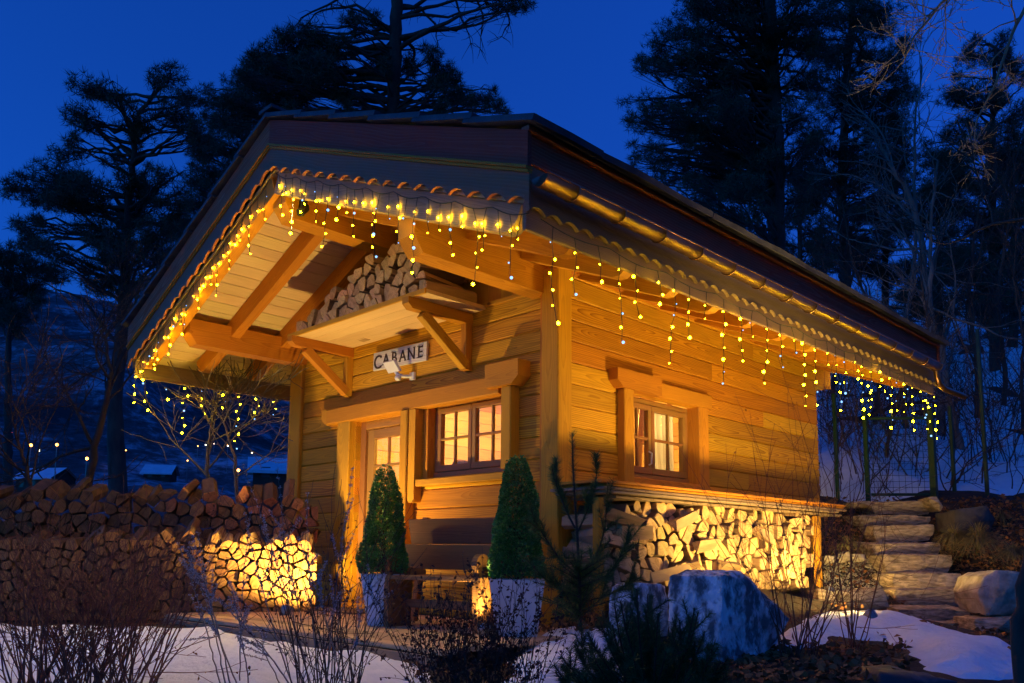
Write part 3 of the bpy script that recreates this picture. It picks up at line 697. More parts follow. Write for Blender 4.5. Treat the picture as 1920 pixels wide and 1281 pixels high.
stack([c for c in cells if c[0][0] >= 1.0], PO-np.array(PN)*.37, tuple(PD), tuple(PN), .40, [ENDK,LOGBK,LOGBK], lr, 'firewood_log', 'dark log on the far part of the taller back row of firewood', 'dark logs in the back row away from the cabin', 5, 12, pitch=7, ends=.05, top=rr_h,
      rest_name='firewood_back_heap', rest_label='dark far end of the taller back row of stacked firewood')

# ------------------------------------------------------------------ floodlights on the ground, visible and assumed: fixture with glowing lens and its light
def spot_lamp(label, loc, target, power, col, size=150, rad=.045, blend=.6, soft=.03):
    loc, d = Vector([float(v) for v in loc]), (Vector(target)-Vector([float(v) for v in loc])).normalized()
    t = tag(empty('ground_spotlight', loc), label, 'spotlight', 'ground spotlights')
    q = d.to_track_quat('Z','Y').to_matrix().to_4x4(); base = Matrix.Translation(loc+Vector((0,0,.055))) @ q
    n = 16; ring = [(math.cos(2*math.pi*i/n), math.sin(2*math.pi*i/n)) for i in range(n)]
    V = [(x*rad*.7,y*rad*.7,-.06) for x,y in ring]+[(x*rad,y*rad,-.02) for x,y in ring]+[(x*rad,y*rad,.018) for x,y in ring]+[(x*rad*.86,y*rad*.86,.018) for x,y in ring]+[(x*rad*.86,y*rad*.86,.006) for x,y in ring]
    F = [(k*n+i,k*n+(i+1)%n,(k+1)*n+(i+1)%n,(k+1)*n+i) for k in range(4) for i in range(n)]+[tuple(range(n-1,-1,-1))]
    obj('housing', pymesh('housing', V, F, STEEL), t, base)
    obj('lens', pymesh('lens', [(x*rad*.85,y*rad*.85,.009) for x,y in ring], [tuple(range(n))], emit('lamp_lens', col, 25)), t, base)
    sp = Soup(); sp.tube([loc+Vector((0,0,-.05)), loc+Vector((0,0,.03))], .008, 6); sp.build('spike', STEEL, t)
    L = bpy.data.lights.new('spotlight_bulb','SPOT'); L.energy = power; L.color = col; L.spot_size = math.radians(size); L.spot_blend = blend; L.shadow_soft_size = soft
    lo = bpy.data.objects.new('spotlight_bulb', L); _link(lo, 'spotlight_bulb', t, base @ Matrix.Translation(Vector((0,0,.03))) @ Matrix.Rotation(math.pi,4,'X'))
    return t
LP2 = np.array([.175,-.90,.0])
WARM = (1.0,.65,.18)
E_L1, E_L2, E_ASSUMED_STACK, E_ASSUMED_SIDE = 270, 48, 85, 640
spot_lamp('small lit ground spotlight shining on the firewood by the door post', (-2.14,-.98,.0), (-2.42,-.55,1.5), E_L1, WARM, 165, blend=.7)
spot_lamp('small lit ground spotlight between the bench end and the planter', LP2, (LP2[0]-.16,LP2[1]+.22,1.4), E_L2, WARM, 125)
spot_lamp('assumed ground spotlight at the far end of the side firewood stack', (.86,2.70,.18), (.80,2.95,1.5), E_ASSUMED_STACK, WARM, 180, blend=.12)  # unseen lamp, assumed from the very bright logs at this end
spot_lamp('assumed ground spotlight behind the blue-grey boulder lighting the cabin side', (1.75,1.35,.06), (.0,2.1,1.9), E_ASSUMED_SIDE, WARM, 130, soft=.22)  # unseen lamp, assumed from the broad warm light on the side wall

# ------------------------------------------------------------------ sign, sensor lamp, clip lamp
sg = tag(empty('cabin_sign', (-1.95,-.02,2.33)), 'whitewashed wooden sign reading CABANE above the door', 'sign')
WASH = wood('whitewashed_board', (.66,.64,.60), (.40,.37,.33), .8, 18, 1.0, .05)
sgm = Matrix.Translation(Vector((-1.94,-.022,2.335))) @ Matrix.Rotation(math.radians(1.5),4,'Y')
o = obj('board', beam_mesh(.80,.022,.175,.003,WASH), sg, sgm)
LET = plain('dark_lettering', (.035,.022,.015), (.06,.04,.03), .7, 30)
for i,ch in enumerate('CABANE'):
    cu = bpy.data.curves.new('letter','FONT'); cu.body = ch; cu.size = .155 if ch != 'C' else .19; cu.extrude = .003; cu.align_x = 'CENTER'
    tmp = bpy.data.objects.new('tmp', cu); COL.objects.link(tmp)
    me = bpy.data.meshes.new_from_object(tmp.evaluated_get(bpy.context.evaluated_depsgraph_get())); bpy.data.objects.remove(tmp)
    me.materials.clear(); me.materials.append(LET)
    lm = sgm @ Matrix.Translation(Vector((-.325+i*.128,-.0145,-.052 if ch != 'C' else -.075))) @ Matrix.Rotation(math.pi/2,4,'X')
    lt = obj('letter', me, sg, lm)
    hh = .113 if ch != 'C' else .138
    for sx_,sy_ in {'A':((-.042,.003),(.042,.003)),'B':((-.034,.003),(-.034,hh-.003)),'N':((-.040,.003),(-.040,hh-.003),(.040,hh-.003)),'E':((-.030,.003),(-.030,hh-.003),(.034,.012),(.032,hh-.012)),'C':((.045,hh-.03),)}[ch]:
        vert = (ch == 'E' and sx_ > 0) or ch == 'C'; w_, h_ = (.004,.022) if vert else (.030,.005)
        V_ = [(sx_-w_/2,sy_-h_/2,.0032),(sx_+w_/2,sy_-h_/2,.0032),(sx_+w_/2,sy_+h_/2,.0032),(sx_-w_/2,sy_+h_/2,.0032)]; V_ += [(a_,b_5,-.003) for a_,b_5,_ in V_]
        obj('serif', pymesh('serif', V_, [(0,1,2,3),(0,4,5,1),(1,5,6,2),(2,6,7,3),(3,7,4,0)], LET), lt, lm)
fl = tag(empty('sensor_floodlight', (-1.75,-.05,2.12)), 'white motion-sensor floodlight head below the sign', 'floodlight')
pc = [on(717.7,680.3,1,-.17), on(738.5,675.6,1,-.20), on(750,696,1,-.15), on(729,700.6,1,-.12)]
nrm = unit(np.cross(pc[1]-pc[0], pc[3]-pc[0])); pcm = np.mean(pc,axis=0)
def plate(sc_, off): return [Vector([float(v) for v in pcm+(q-pcm)*sc_+nrm*off]) for q in pc]
obj('lamp_head', pymesh('lamp_head', plate(.97,-.004)+plate(1.0,.006)+plate(1.0,.02)+plate(.6,.045), [(3,2,1,0),(12,13,14,15)]+[(4*k+i_,4*k+(i_+1)%4,4*k+4+(i_+1)%4,4*k+4+i_) for k in range(3) for i_ in range(4)], WHITE), fl)
sp = Soup(); a0 = (pc[2]+pc[3])/2+np.array([.02,0,.0]); sp.tube([a0, a0+np.array([.03,.01,-.03]), a0+np.array([.05,.05,-.04]), np.array([a0[0]+.10,-.01,a0[2]-.035])], [.016,.018,.016,.018], 10); sp.build('arm', WHITE, fl, True)
import bmesh
def ball(name, c, r, mat, parent=None, sx=1, sy=1, sz=1, sub=2):
    bm = bmesh.new(); bmesh.ops.create_icosphere(bm, subdivisions=sub, radius=r); me = bpy.data.meshes.new(name); bm.to_mesh(me); bm.free()
    me.materials.append(mat); me.polygons.foreach_set('use_smooth',[True]*len(me.polygons))
    return obj(name, me, parent, Matrix.Translation(Vector([float(v) for v in c])) @ Matrix.Diagonal((sx,sy,sz,1)))
ball('sensor', a0+np.array([.035,.0,-.06]), .03, WHITE, fl); abox('wall_base', (a0[0]+.065,-.03,a0[2]-.07), (a0[0]+.13,-.002,a0[2]), WHITE, fl)
cl = tag(empty('clip_lamp', (-1.70,-1.2,3.35)), 'small black clip lamp assumed to be shining down from the ridge beam under the gable', 'clip lamp')
abox('clamp', (-1.733,-1.26,3.32), (-1.69,-1.20,3.40), BLACK, cl); beam('shade', (-1.69,-1.22,3.34), (-1.60,-1.32,3.24), .06, .06, BLACK, cl, .012)
L = bpy.data.lights.new('clip_lamp_assumed_light','SPOT'); L.energy = 240; L.color = (1.0,.70,.32); L.spot_size = math.radians(108); L.spot_blend = 1.0; L.shadow_soft_size = .10  # that this lamp is lit is assumed, to warm the deck and snow
clm = (Vector((-.7,-3.2,-.1))-Vector((-1.595,-1.326,3.23))).to_track_quat('-Z','Y').to_matrix().to_4x4()
_link(bpy.data.objects.new('clip_lamp_assumed_light', L), 'clip_lamp_assumed_light', cl, Matrix.Translation(Vector((-1.595,-1.326,3.225))) @ clm)

# ------------------------------------------------------------------ bench
bn = tag(empty('bench', (-.38,-.8,0)), 'dark old wooden bench with rounded armrests between the two planters', 'bench')
bx0, bx1, byf, byb = -.74, .10, -1.04, -.52
for x in (bx0, bx1-.045):
    arc = [(byf+.075+.075*math.cos(q), .445+.075*math.sin(q)) for q in np.linspace(math.pi*1.25, -math.pi*.05, 12)]
    arm = arc[::-1]
    outline = [(byf+.02,0),(byf+.27,0),(byf+.26,.16),(byf+.27,.32),(byf+.42,.335),(byf+.42,.40),(byf+.22,.42)]+[(u,v) for u,v in arc[::-1]]+[(byf+.015,.34)]
    prism('end_panel', outline, lambda u,v,n: (n,u,v), x, x+.045, BENCHW, bn)
for k in range(3): abox('seat_board', (bx0-.02,byf+.015+k*.155,.335), (bx1+.02,byf+.015+k*.155+.15,.365), BENCHW, bn)
abox('stretcher', (bx0+.05,byf+.20,.13), (bx1-.05,byf+.24,.19), BENCHW, bn)
for k,(z0,z1) in enumerate(((.40,.592),(.594,.79))): beam('back_board', (bx0-.26,byb+.015+k*.05,(z0+z1)/2), (bx1+.03,byb+.015+k*.05,(z0+z1)/2), .028, z1-z0, BENCHW, bn, .004, up=(0,-.22,1))
for x in (bx0-.16,bx1-.05): beam('back_post', (x,byb+.005,.0), (x,byb+.14,.80), .05, .055, BENCHW, bn, .005)
_T = Matrix.Translation(Vector((bx0,byf,0))) @ Matrix.Rotation(math.radians(10),4,'Z') @ Matrix.Translation(Vector((-bx0,-byf,0)))
for ch_ in bn.children: ch_.matrix_basis = _T @ ch_.matrix_basis; WM[ch_.name] = ch_.matrix_basis.copy()

# ------------------------------------------------------------------ planters with clipped box cones
def pot(c, r0, r1, h, label, sides=40):
    t = tag(empty('planter', c), label, 'planter', 'pale planters'); n = sides; tw = YAW+math.pi/4 if n == 4 else 0; r0, r1 = (r0*1.36, r1*1.36) if n == 4 else (r0, r1)
    prof = [(r0,0),(r0+.002,.01),(r1,h),(r1-.018,h),(r1-.024,h-.03)]
    V = [(c[0]+r*math.cos(tw+2*math.pi*i/n), c[1]+r*math.sin(tw+2*math.pi*i/n), c[2]+z) for r,z in prof for i in range(n)]
    F = [(k*n+i,k*n+(i+1)%n,(k+1)*n+(i+1)%n,(k+1)*n+i) for k in range(len(prof)-1) for i in range(n)]+[tuple(range(n-1,-1,-1))]
    obj('pot', pymesh('pot', V, F, POTM, smooth=n > 4), t)
    ball('soil', (c[0],c[1],c[2]+h-.04), (r1-.02)*(.72 if n == 4 else 1), SOIL, t, 1,1,.15)
    return t
def topiary(c, z0, z1, rb, label, bulge=0.0):
    t = tag(empty('box_cone', (c[0],c[1],z0)), label, 'shrub', 'clipped box cones')
    sp = Soup(); sp.tube([(c[0],c[1],z0-.10),(c[0],c[1],z0+.3)], [.016,.010], 7)
    H = z1-z0
    for k in range(60):
        h = random.uniform(.0,.85); a = random.uniform(0,6.28); R = rb*(1-h)**.75*.85
        p = np.array([c[0],c[1],z0+h*H*.95]); sp.tube([p-np.array([0,0,.05]), p+np.array([R*math.cos(a),R*math.sin(a),.05])], [.004,.0015], 4)
    sp.build('branches', TWIG, t)
    n = 19000; h = 1-RNG.random(n)**.62; a = RNG.random(n)*2*math.pi
    lump = 1+.10*np.sin(a*3+h*9)+.07*np.sin(a*5-h*14+1.3)
    R = rb*1.08*(np.clip(1-h,0,1)**.38)*lump*(1+bulge*np.exp(-((h-.12)/.12)**2)*np.clip(np.cos(a+.8),0,1))
    rr = R*(1-.35*RNG.random(n)**2)
    P = np.stack([c[0]+rr*np.cos(a), c[1]+rr*np.sin(a), z0+h*H+RNG.normal(0,.008,n)],1)
    D = np.stack([np.cos(a),np.sin(a),.5+0*a],1)+RNG.normal(0,.7,(n,3)); D /= np.linalg.norm(D,axis=1)[:,None]
    V,F = leaves(P, D, RNG.uniform(.014,.024,n), RNG.uniform(.009,.014,n))
    obj('leaves', npmesh('leaves', V, F, BOXW), t); return t
p1 = on(716,1172,2,0.0); p2 = on(962,1188,2,0.0)+np.array([.03+.045,-.045,0])
pot(p1, .105, .165, .37, 'pale tapered planter beside the door, partly behind the bench')
topiary(p1, .385, 1.16, .150, 'clipped box cone in the planter beside the door', .35)
pot(p2, .135, .185, .36, 'square pale tapered planter at the front corner of the cabin', 4)
topiary(p2, .375, 1.17, .158, 'clipped box cone in the planter at the cabin corner')
pp = on(603,1128,2,0.0)
tp = tag(empty('flower_pot', pp), 'small orange flower pot with a white cable at the foot of the door post', 'flower pot'); TERRA = plain('terracotta', (.45,.15,.05), (.36,.12,.04), .8, 12)
n = 20; V = [(pp[0]+r*math.cos(2*math.pi*i/n), pp[1]+r*math.sin(2*math.pi*i/n), z) for r,z in ((.06,0),(.085,.15),(.092,.15),(.092,.18),(.08,.18)) for i in range(n)]
obj('pot', pymesh('pot', V, [(k*n+i,k*n+(i+1)%n,(k+1)*n+(i+1)%n,(k+1)*n+i) for k in range(4) for i in range(n)], TERRA, smooth=True), tp)
sp = Soup(); sp.tube([pp+np.array([.05*math.cos(q)+.13, -.06, .15+.13*math.sin(q)]) for q in np.linspace(2.4,-1.9,16)]+[pp+np.array([.35,-.1,.012]), pp+np.array([.9,-.15,.012])], .006, 6); sp.build('cable', WHITE, tp, True)

# ------------------------------------------------------------------ things inside, seen through the panes
def lathe(name, c, prof, mat, parent=None, n=24):
    V = [(c[0]+r*math.cos(2*math.pi*i/n), c[1]+r*math.sin(2*math.pi*i/n), c[2]+z) for r,z in prof for i in range(n)]
    return obj(name, pymesh(name, V, [(k*n+i,k*n+(i+1)%n,(k+1)*n+(i+1)%n,(k+1)*n+i) for k in range(len(prof)-1) for i in range(n)], mat, smooth=True), parent)
TERRA_ = plain('terracotta_jar', (.40,.16,.07), (.30,.11,.05), .6, 10)
lp = tag(empty('assumed_hanging_lamp', (-1.9,1.9,2.3)), 'assumed warm hanging lamp glowing inside the cabin', 'lamp')  # lamp itself is unseen, assumed from the warm light in the windows
lathe('shade', (-1.9,1.9,2.05), [(.17,0),(.10,.14),(.03,.18)], CURT, lp); ball('bulb', (-1.9,1.9,2.08), .035, emit('lamp_bulb', (1,.62,.25), 40), lp)
sp = Soup(); sp.tube([(-1.9,1.9,2.2),(-1.9,1.9,2.55)], .004, 5); sp.build('cord', BLACK, lp)
L = bpy.data.lights.new('lamp_light','POINT'); L.energy = 430; L.color = (1,.64,.17); L.shadow_soft_size = .06
_link(bpy.data.objects.new('lamp_light', L), 'lamp_light', lp, Matrix.Translation(Vector((-1.9,1.9,1.98))))
tb = tag(empty('indoor_counter', (-1.0,.45,0)), 'wooden counter inside behind the front window', 'counter')
abox('top', (-1.75,.18,1.20), (-.35,.62,1.235), SPRUCE, tb); abox('leg', (-1.70,.22,.03), (-1.64,.28,1.20), SPRUCE, tb); abox('leg', (-.46,.22,.03), (-.40,.28,1.20), SPRUCE, tb)
abox('leg', (-1.70,.5,.03), (-1.64,.56,1.20), SPRUCE, tb); abox('leg', (-.46,.5,.03), (-.40,.56,1.20), SPRUCE, tb)
bw = lathe('bowl', (-1.42,.30,1.236), [(.03,0),(.06,.03),(.085,.075),(.08,.10),(.05,.115),(.0,.12)], plain('yellow_glaze', (.62,.52,.06), (.55,.42,.05), .25)); tag(bw, 'round yellow bowl inside the front window', 'bowl')
bd = lathe('stacked_bowls', (-1.17,.34,1.236), [(.05,0),(.07,.03),(.05,.032),(.07,.06),(.05,.062),(.065,.09)], plain('green_glaze', (.35,.40,.10), (.3,.3,.1), .3)); tag(bd, 'small stacked green bowls inside the front window', 'bowls')
ib = tag(abox('indoor_post', (-1.62,1.6,1.45), (-1.48,1.74,2.55), SPRUCE), 'pale square post hanging inside behind the front window', 'post')
ld = tag(empty('indoor_ladder', (-.5,1.2,0)), 'wooden ladder leaning inside behind the front window', 'ladder')
for dx in (0,.32): beam('rail', (-.95+dx,2.2,.03), (-.55+dx,1.9,2.5), .05, .03, SPRUCE, ld)
for k in range(7): q = .12+k*.13; beam('rung', (-.95+.4*q,2.2-.3*q,.03+2.47*q), (-.63+.4*q,2.2-.3*q,.03+2.47*q), .025,.025, SPRUCE, ld)
cb_ = tag(empty('indoor_cupboard', (-2.3,4.1,0)), 'dark wooden cupboard against the far wall inside the cabin', 'cupboard')
abox('body', (-2.75,3.95,.02), (-1.75,4.36,1.55), BENCHW, cb_)
for x_ in (-2.73,-2.23): abox('cupboard_door', (x_,3.925,.08), (x_+.46,3.948,1.50), OLDWD, cb_)
ws_ = tag(empty('indoor_wall_shelf', (-1.1,4.2,1.7)), 'dark wall shelf with crockery inside the cabin', 'shelf')
abox('board', (-1.55,4.14,1.70), (-.45,4.36,1.73), BENCHW, ws_); abox('board', (-1.55,4.14,2.02), (-.45,4.36,2.05), BENCHW, ws_); abox('side', (-1.58,4.14,1.60), (-1.552,4.36,2.2), BENCHW, ws_); abox('side', (-.448,4.14,1.60), (-.42,4.36,2.2), BENCHW, ws_)
for q_,(x_,z_) in enumerate(((-1.4,1.731),(-1.2,1.731),(-1.0,1.731),(-.75,1.731),(-1.3,2.051),(-.9,2.051),(-.65,2.051))): tag(lathe('jar', (x_,4.24,z_), [(.04,0),(.055,.03),(.055,.12),(.035,.15),(.035,.17)], (CURT,BENCHW,TERRA_)[q_%3]), 'jar on the wall shelf inside the cabin', 'jar', 'jars on the indoor shelf')
bm_ = tag(abox('indoor_beam', (XW0+.1,2.3,2.36), (-.1,2.46,2.54), BENCHW), 'dark ceiling beam inside the cabin', 'beam')
def curtain(label, y0, y1, z0, z1, x):
    n = 40; V=[]
    for i in range(n+1):
        u = i/n; yy = y0+(y1-y0)*u
        V += [(x+.030*math.sin(u*30),yy,z1),(x+.042*math.sin(u*30+.4),yy+(.06*(1-u)),z0)]
    o = obj('curtain', pymesh('curtain', V, [(2*i,2*i+1,2*i+3,2*i+2) for i in range(n)], SHEER, smooth=True)); tag(o, label, 'curtain', 'white curtains in the side window')
curtain('white curtain gathered at the left edge of the side window', .86, 1.06, 1.05, 1.86, -.17); curtain('white curtain gathered at the right half of the side window', 1.36, 1.80, 1.05, 1.86, -.17)
LGH = Soup(); LGH.tube([(-.075,1.28,1.30),(-.045,1.28,1.31),(-.04,1.28,1.40),(-.075,1.28,1.42)], .008, 7); LGH.build('handle', WHITE, side_win, True)

# ------------------------------------------------------------------ icicle light strings
YEL = emit('warm_bulb', (1.0,.64,.0026), 190); BLU = emit('cool_bulb', (.25,.52,1.0), 2.2)
bm = bmesh.new(); bmesh.ops.create_uvsphere(bm, u_segments=7, v_segments=5, radius=.007); BULB = {}
for mname,mt in (('y',YEL),('b',BLU)):
    me = bpy.data.meshes.new('bulb'); bm.to_mesh(me); me.materials.append(mt); BULB[mname] = me
bm.free()
def light_string(label, pts, spacing, pattern, swag=.03, seed=0, jig=.012, first=.5):
    """main cable along pts, hanging drops of several lengths, a bulb about every 8 cm"""
    rng = random.Random(seed); pts = np.array(pts, float); t = tag(empty('light_string', pts[0]), label, 'string lights', 'icicle light strings')
    seg = np.linalg.norm(np.diff(pts,axis=0),axis=1); S = np.concatenate([[0],np.cumsum(seg)]); T = S[-1]
    at = lambda s: np.array([np.interp(s,S,pts[:,i]) for i in range(3)])
    cable = []; m = max(2,int(T/.045))
    for i in range(m+1):
        s = T*i/m; cable.append(at(s)-np.array([0,0,swag*abs(math.sin(math.pi*s/(spacing*3)))]))
    w = Soup(); w.tube(cable, .0032, 4); s = spacing*first; k = rng.randrange(len(pattern))
    while s < T:
        p = at(s)-np.array([0,0,swag*abs(math.sin(math.pi*s/(spacing*3)))]); L = pattern[k%len(pattern)]*rng.uniform(.9,1.12); k += 1
        ws = [p]; z = 0; side = 1
        nb = max(1,round(L/.085)); d = np.zeros(2)
        for b in range(1,nb+1):
            d = d+np.array([rng.gauss(0,jig),rng.gauss(0,jig)*.4]); q = p+np.array([d[0],d[1],-L*b/nb])
            tang = (pts[-1]-pts[0])/T; q[:2] = p[:2]+tang[:2]*d[0]
            ws.append(q); side = -side
            bp = q+np.array([tang[0]*.014*side, tang[1]*.014*side, -.006])
            obj('bulb', BULB['b' if rng.random() < .17 else 'y'], t, Matrix.Translation(Vector([float(v) for v in bp])) @ Matrix.Scale(rng.choice((.45,.6,.8,1.0,1.25,1.5))*rng.uniform(.93,1.07),4))
        if len(ws) > 1: w.tube(ws, .0026, 4)
        s += spacing*rng.uniform(.85,1.15)
    w.build('cable', WIREM, t)
    return t
fy = YF+.056
light_string('icicle lights along the right slope of the front gable', [(AX+.04,fy,zr(AX)-.46),(XR-.02,fy,zr(XR)-.46)], .115, [.17,.34,.12,.46,.24], seed=3, jig=.018)
light_string('icicle lights along the left slope of the front gable', [(AX-.06,fy,zr(AX)-.47),(XL+.02,fy,zr(XL)-.46)], .125, [.14,.30,.10,.38,.20], seed=4, jig=.018)
ex = XR-.028
light_string('long row of icicle lights along the gutter side eave', [(XR+.012,YF+.12,zr(XR)-.49),(XR+.012,YB-.08,zr(XR)-.49)], .205, [.56,.36,.20], seed=8, jig=.017)
light_string('icicle lights hanging along the far left eave', [(XL-.01,YF+.1,zr(XL)-.47),(XL-.01,2.6,zr(XL)-.47)], .21, [.20,.62,.34], seed=6)
light_string('icicle lights under the rear gable behind the gutter spout', [(XR-.02,YB-.06,zr(XR)-.46),(-.9,YB-.06,zr(-.9)-.46)], .22, [.25,.55,.38], seed=9)
# ------------------------------------------------------------------ terrain
FH = np.array([-math.sin(YAW), math.cos(YAW)]); RH = np.array([math.cos(YAW), math.sin(YAW)])
def ds_of(x, y): return (x-CAM_LOC[0])*FH[0]+(y-CAM_LOC[1])*FH[1], (x-CAM_LOC[0])*RH[0]+(y-CAM_LOC[1])*RH[1]
def xy_of(d, s): return CAM_LOC[0]+FH[0]*d+RH[0]*s, CAM_LOC[1]+FH[1]*d+RH[1]*s
STEPS = [(1633,1746,940,966,9.9),(1610,1745,967,986,9.55),(1638,1750,986,1016,9.2),(1634,1765,1018,1041,8.85),(1658,1785,1041,1077,8.5),(1672,1806,1077,1107,8.15),(1680,1828,1107,1142,7.8),(1688,1822,1142,1168,7.45),(1742,1850,1168,1192,7.15)]
CP = [(-2.9,-1.9,-.07),(-4.2,-3,-.1),(-1,-2.2,-.09),(.5,-1.9,-.10),(1,-3,-.16),(-2,-4,-.2),(2.5,-3.4,-.22),(4.16,-4.67,-.8),(3,-5.4,-.7),(0,-5.5,-.5),(5.5,-4,-.6),(4.2,-2.6,-.3),
      (-3.5,1,-.1),(-1,1,-.1),(-.3,.4,-.08),(-2,4,-.1),(-.3,3,-.02),(-5,0,-.15),(-6,-2,-.2),
      (.5,-.1,.13),(.5,1,.205),(.5,2.2,.215),(.5,3.3,.215),(.95,3.4,.20),(1.3,0,.03),(1.0,-.7,-.06),(.4,-1.0,-.08),(1.3,1.2,.10),(1.9,.3,-.03),(2.3,-.6,-.07),(2.6,-1.6,-.09),(2.3,1.2,-.03),(1.5,2.2,.08),(2.0,2.4,-.03),(2.6,2.6,-.07),(3.2,1.0,-.09),(3.6,-.4,-.12)]
for (l,r,t,b,d) in STEPS:
    q = atd((l+r)/2, b, d+.1); CP.append((q[0],q[1],q[2]-.05))
    q2 = atd(r+95, (t+b)/2-8, d); CP.append((q2[0],q2[1],q2[2]))
    q3 = atd(l-70, b+4, d+.1); CP.append((q3[0],q3[1],min(q3[2],.9) if d > 8 else q3[2]-.03))
for px in (1540,1640,1760,1900): q = atd(px, 938-.02*(px-1640), 10.5); CP.append(tuple(q))
CP = np.array(CP)
def _U(r2): return np.where(r2 > 1e-12, r2*np.log(r2+1e-12), 0)
def _fit(P):
    n = len(P); K = _U(((P[:,None,:2]-P[None,:,:2])**2).sum(2))+np.eye(n)*.02; B = np.c_[np.ones(n), P[:,:2]]
    A = np.block([[K,B],[B.T,np.zeros((3,3))]]); return np.linalg.solve(A, np.r_[P[:,2],0,0,0])
_w = _fit(CP)
def smooth(a, b, x): t = np.clip((x-a)/(b-a),0,1); return t*t*(3-2*t)
def gz(x, y):
    x = np.atleast_1d(np.asarray(x,float)); y = np.atleast_1d(np.asarray(y,float)); out = np.empty(x.shape)
    xf, yf = x.ravel(), y.ravel(); res = np.empty(len(xf))
    for i in range(0,len(xf),6000):
        X, Y_ = xf[i:i+6000], yf[i:i+6000]
        r2 = (X[:,None]-CP[None,:,0])**2+(Y_[:,None]-CP[None,:,1])**2
        res[i:i+6000] = _U(r2)@_w[:-3]+_w[-3]+_w[-2]*X+_w[-1]*Y_
    d, s = ds_of(xf, yf); T = smooth(.08,.36, s/np.maximum(d,1))
    far = T*(1.12+np.maximum(d-10.4,0)*.37)+(1-T)*(-.12-np.maximum(d-8.5,0)*.10)
    near = np.clip(res, -1.0, 1.6); w = smooth(9.4,11.4, d+0*s); w = np.maximum(w, smooth(6.5,9,np.abs(s)))
    und = .03*np.sin(xf*2.1+yf*1.3)*np.sin(yf*1.7-xf*.8)*smooth(9,12,d)*6
    return (near*(1-w)+far*w+und).reshape(x.shape)
def ground_pt(px, py, lo=1.5, hi=14):
    """where the sight line through a photograph pixel meets the ground"""
    ds = np.linspace(lo,hi,400); P = CAM_LOC[None]+ray(px,py)[None]*ds[:,None]; z = gz(P[:,0],P[:,1]); k = np.argmax(P[:,2] < z)
    return P[k] if P[k,2] < z[k] else P[-1]
def grid_mesh(name, dv, sv, zf, mat, kind, keep=None):
    D, S = np.meshgrid(dv, sv, indexing='ij'); X, Y_ = xy_of(D, S); Zv = zf(X, Y_, D, S)
    V = np.stack([X,Y_,Zv],-1).reshape(-1,3); m = len(sv)
    i, j = np.meshgrid(np.arange(len(dv)-1), np.arange(m-1), indexing='ij'); a = (i*m+j).ravel()
    F = np.stack([a, a+1, a+m+1, a+m],1)
    if keep is not None:
        kv = keep(X,Y_,D,S,Zv).ravel(); F = F[kv[F].any(1)]
    o = obj(name, npmesh(name, V, F, mat, smooth=True)); return tag(o, kind=kind)
dv = np.r_[np.arange(-6,2,.5), np.arange(2,11.5,.1), np.arange(11.5,26,.25), np.geomspace(26,75,30)]
sv = np.r_[-np.geomspace(70,7,30), np.arange(-6.9,7,.1), np.geomspace(7,70,30)]
def gnoise(X,Y_,D,S):
    z = gz(X,Y_); z += .012*np.sin(X*7.3+Y_*3.1)*np.sin(Y_*6.1-X*2.2)
    inside = (X > XW0-.05)&(X < .02)&(Y_ > -.02)&(Y_ < YW1+.02); z = np.where(inside, -.12, z)
    ondeck = (X > -3.0)&(X < .64)&(Y_ > -1.62)&(Y_ <= 0); z = np.where(ondeck, np.minimum(z,-.12), z)
    return z
grid_mesh('ground', dv, sv, gnoise, SOIL, 'structure')
# the far side of the valley and the hill behind
def mz(X,Y_,D,S):
    q = S/np.maximum(D,1); T = smooth(.08,.36,q)
    left = np.interp(D, [45,70,110,160,220,330,480,800], [-4,-3,6,17,34,88,165,240])
    left = left*np.interp(q, [-.8,-.6,-.45,-.3,-.1,.1,.3], [1.0,.92,.84,.62,.45,.4,.4])
    n = np.array([[mnoise.fractal(Vector((x*.012,y*.012,3.1)),1.0,2.0,5) for x,y in zip(a,b)] for a,b in zip(X,Y_)])
    return np.where(True, (1-T)*(left+n*np.minimum(D*.05,14))+T*(1.1+(D-10.4)*.30+n*2), 0)
grid_mesh('mountain_slope', np.geomspace(55,800,46), np.r_[-np.geomspace(900,20,60), np.linspace(-18,18,10), np.geomspace(20,900,26)], mz, MTN, 'structure')

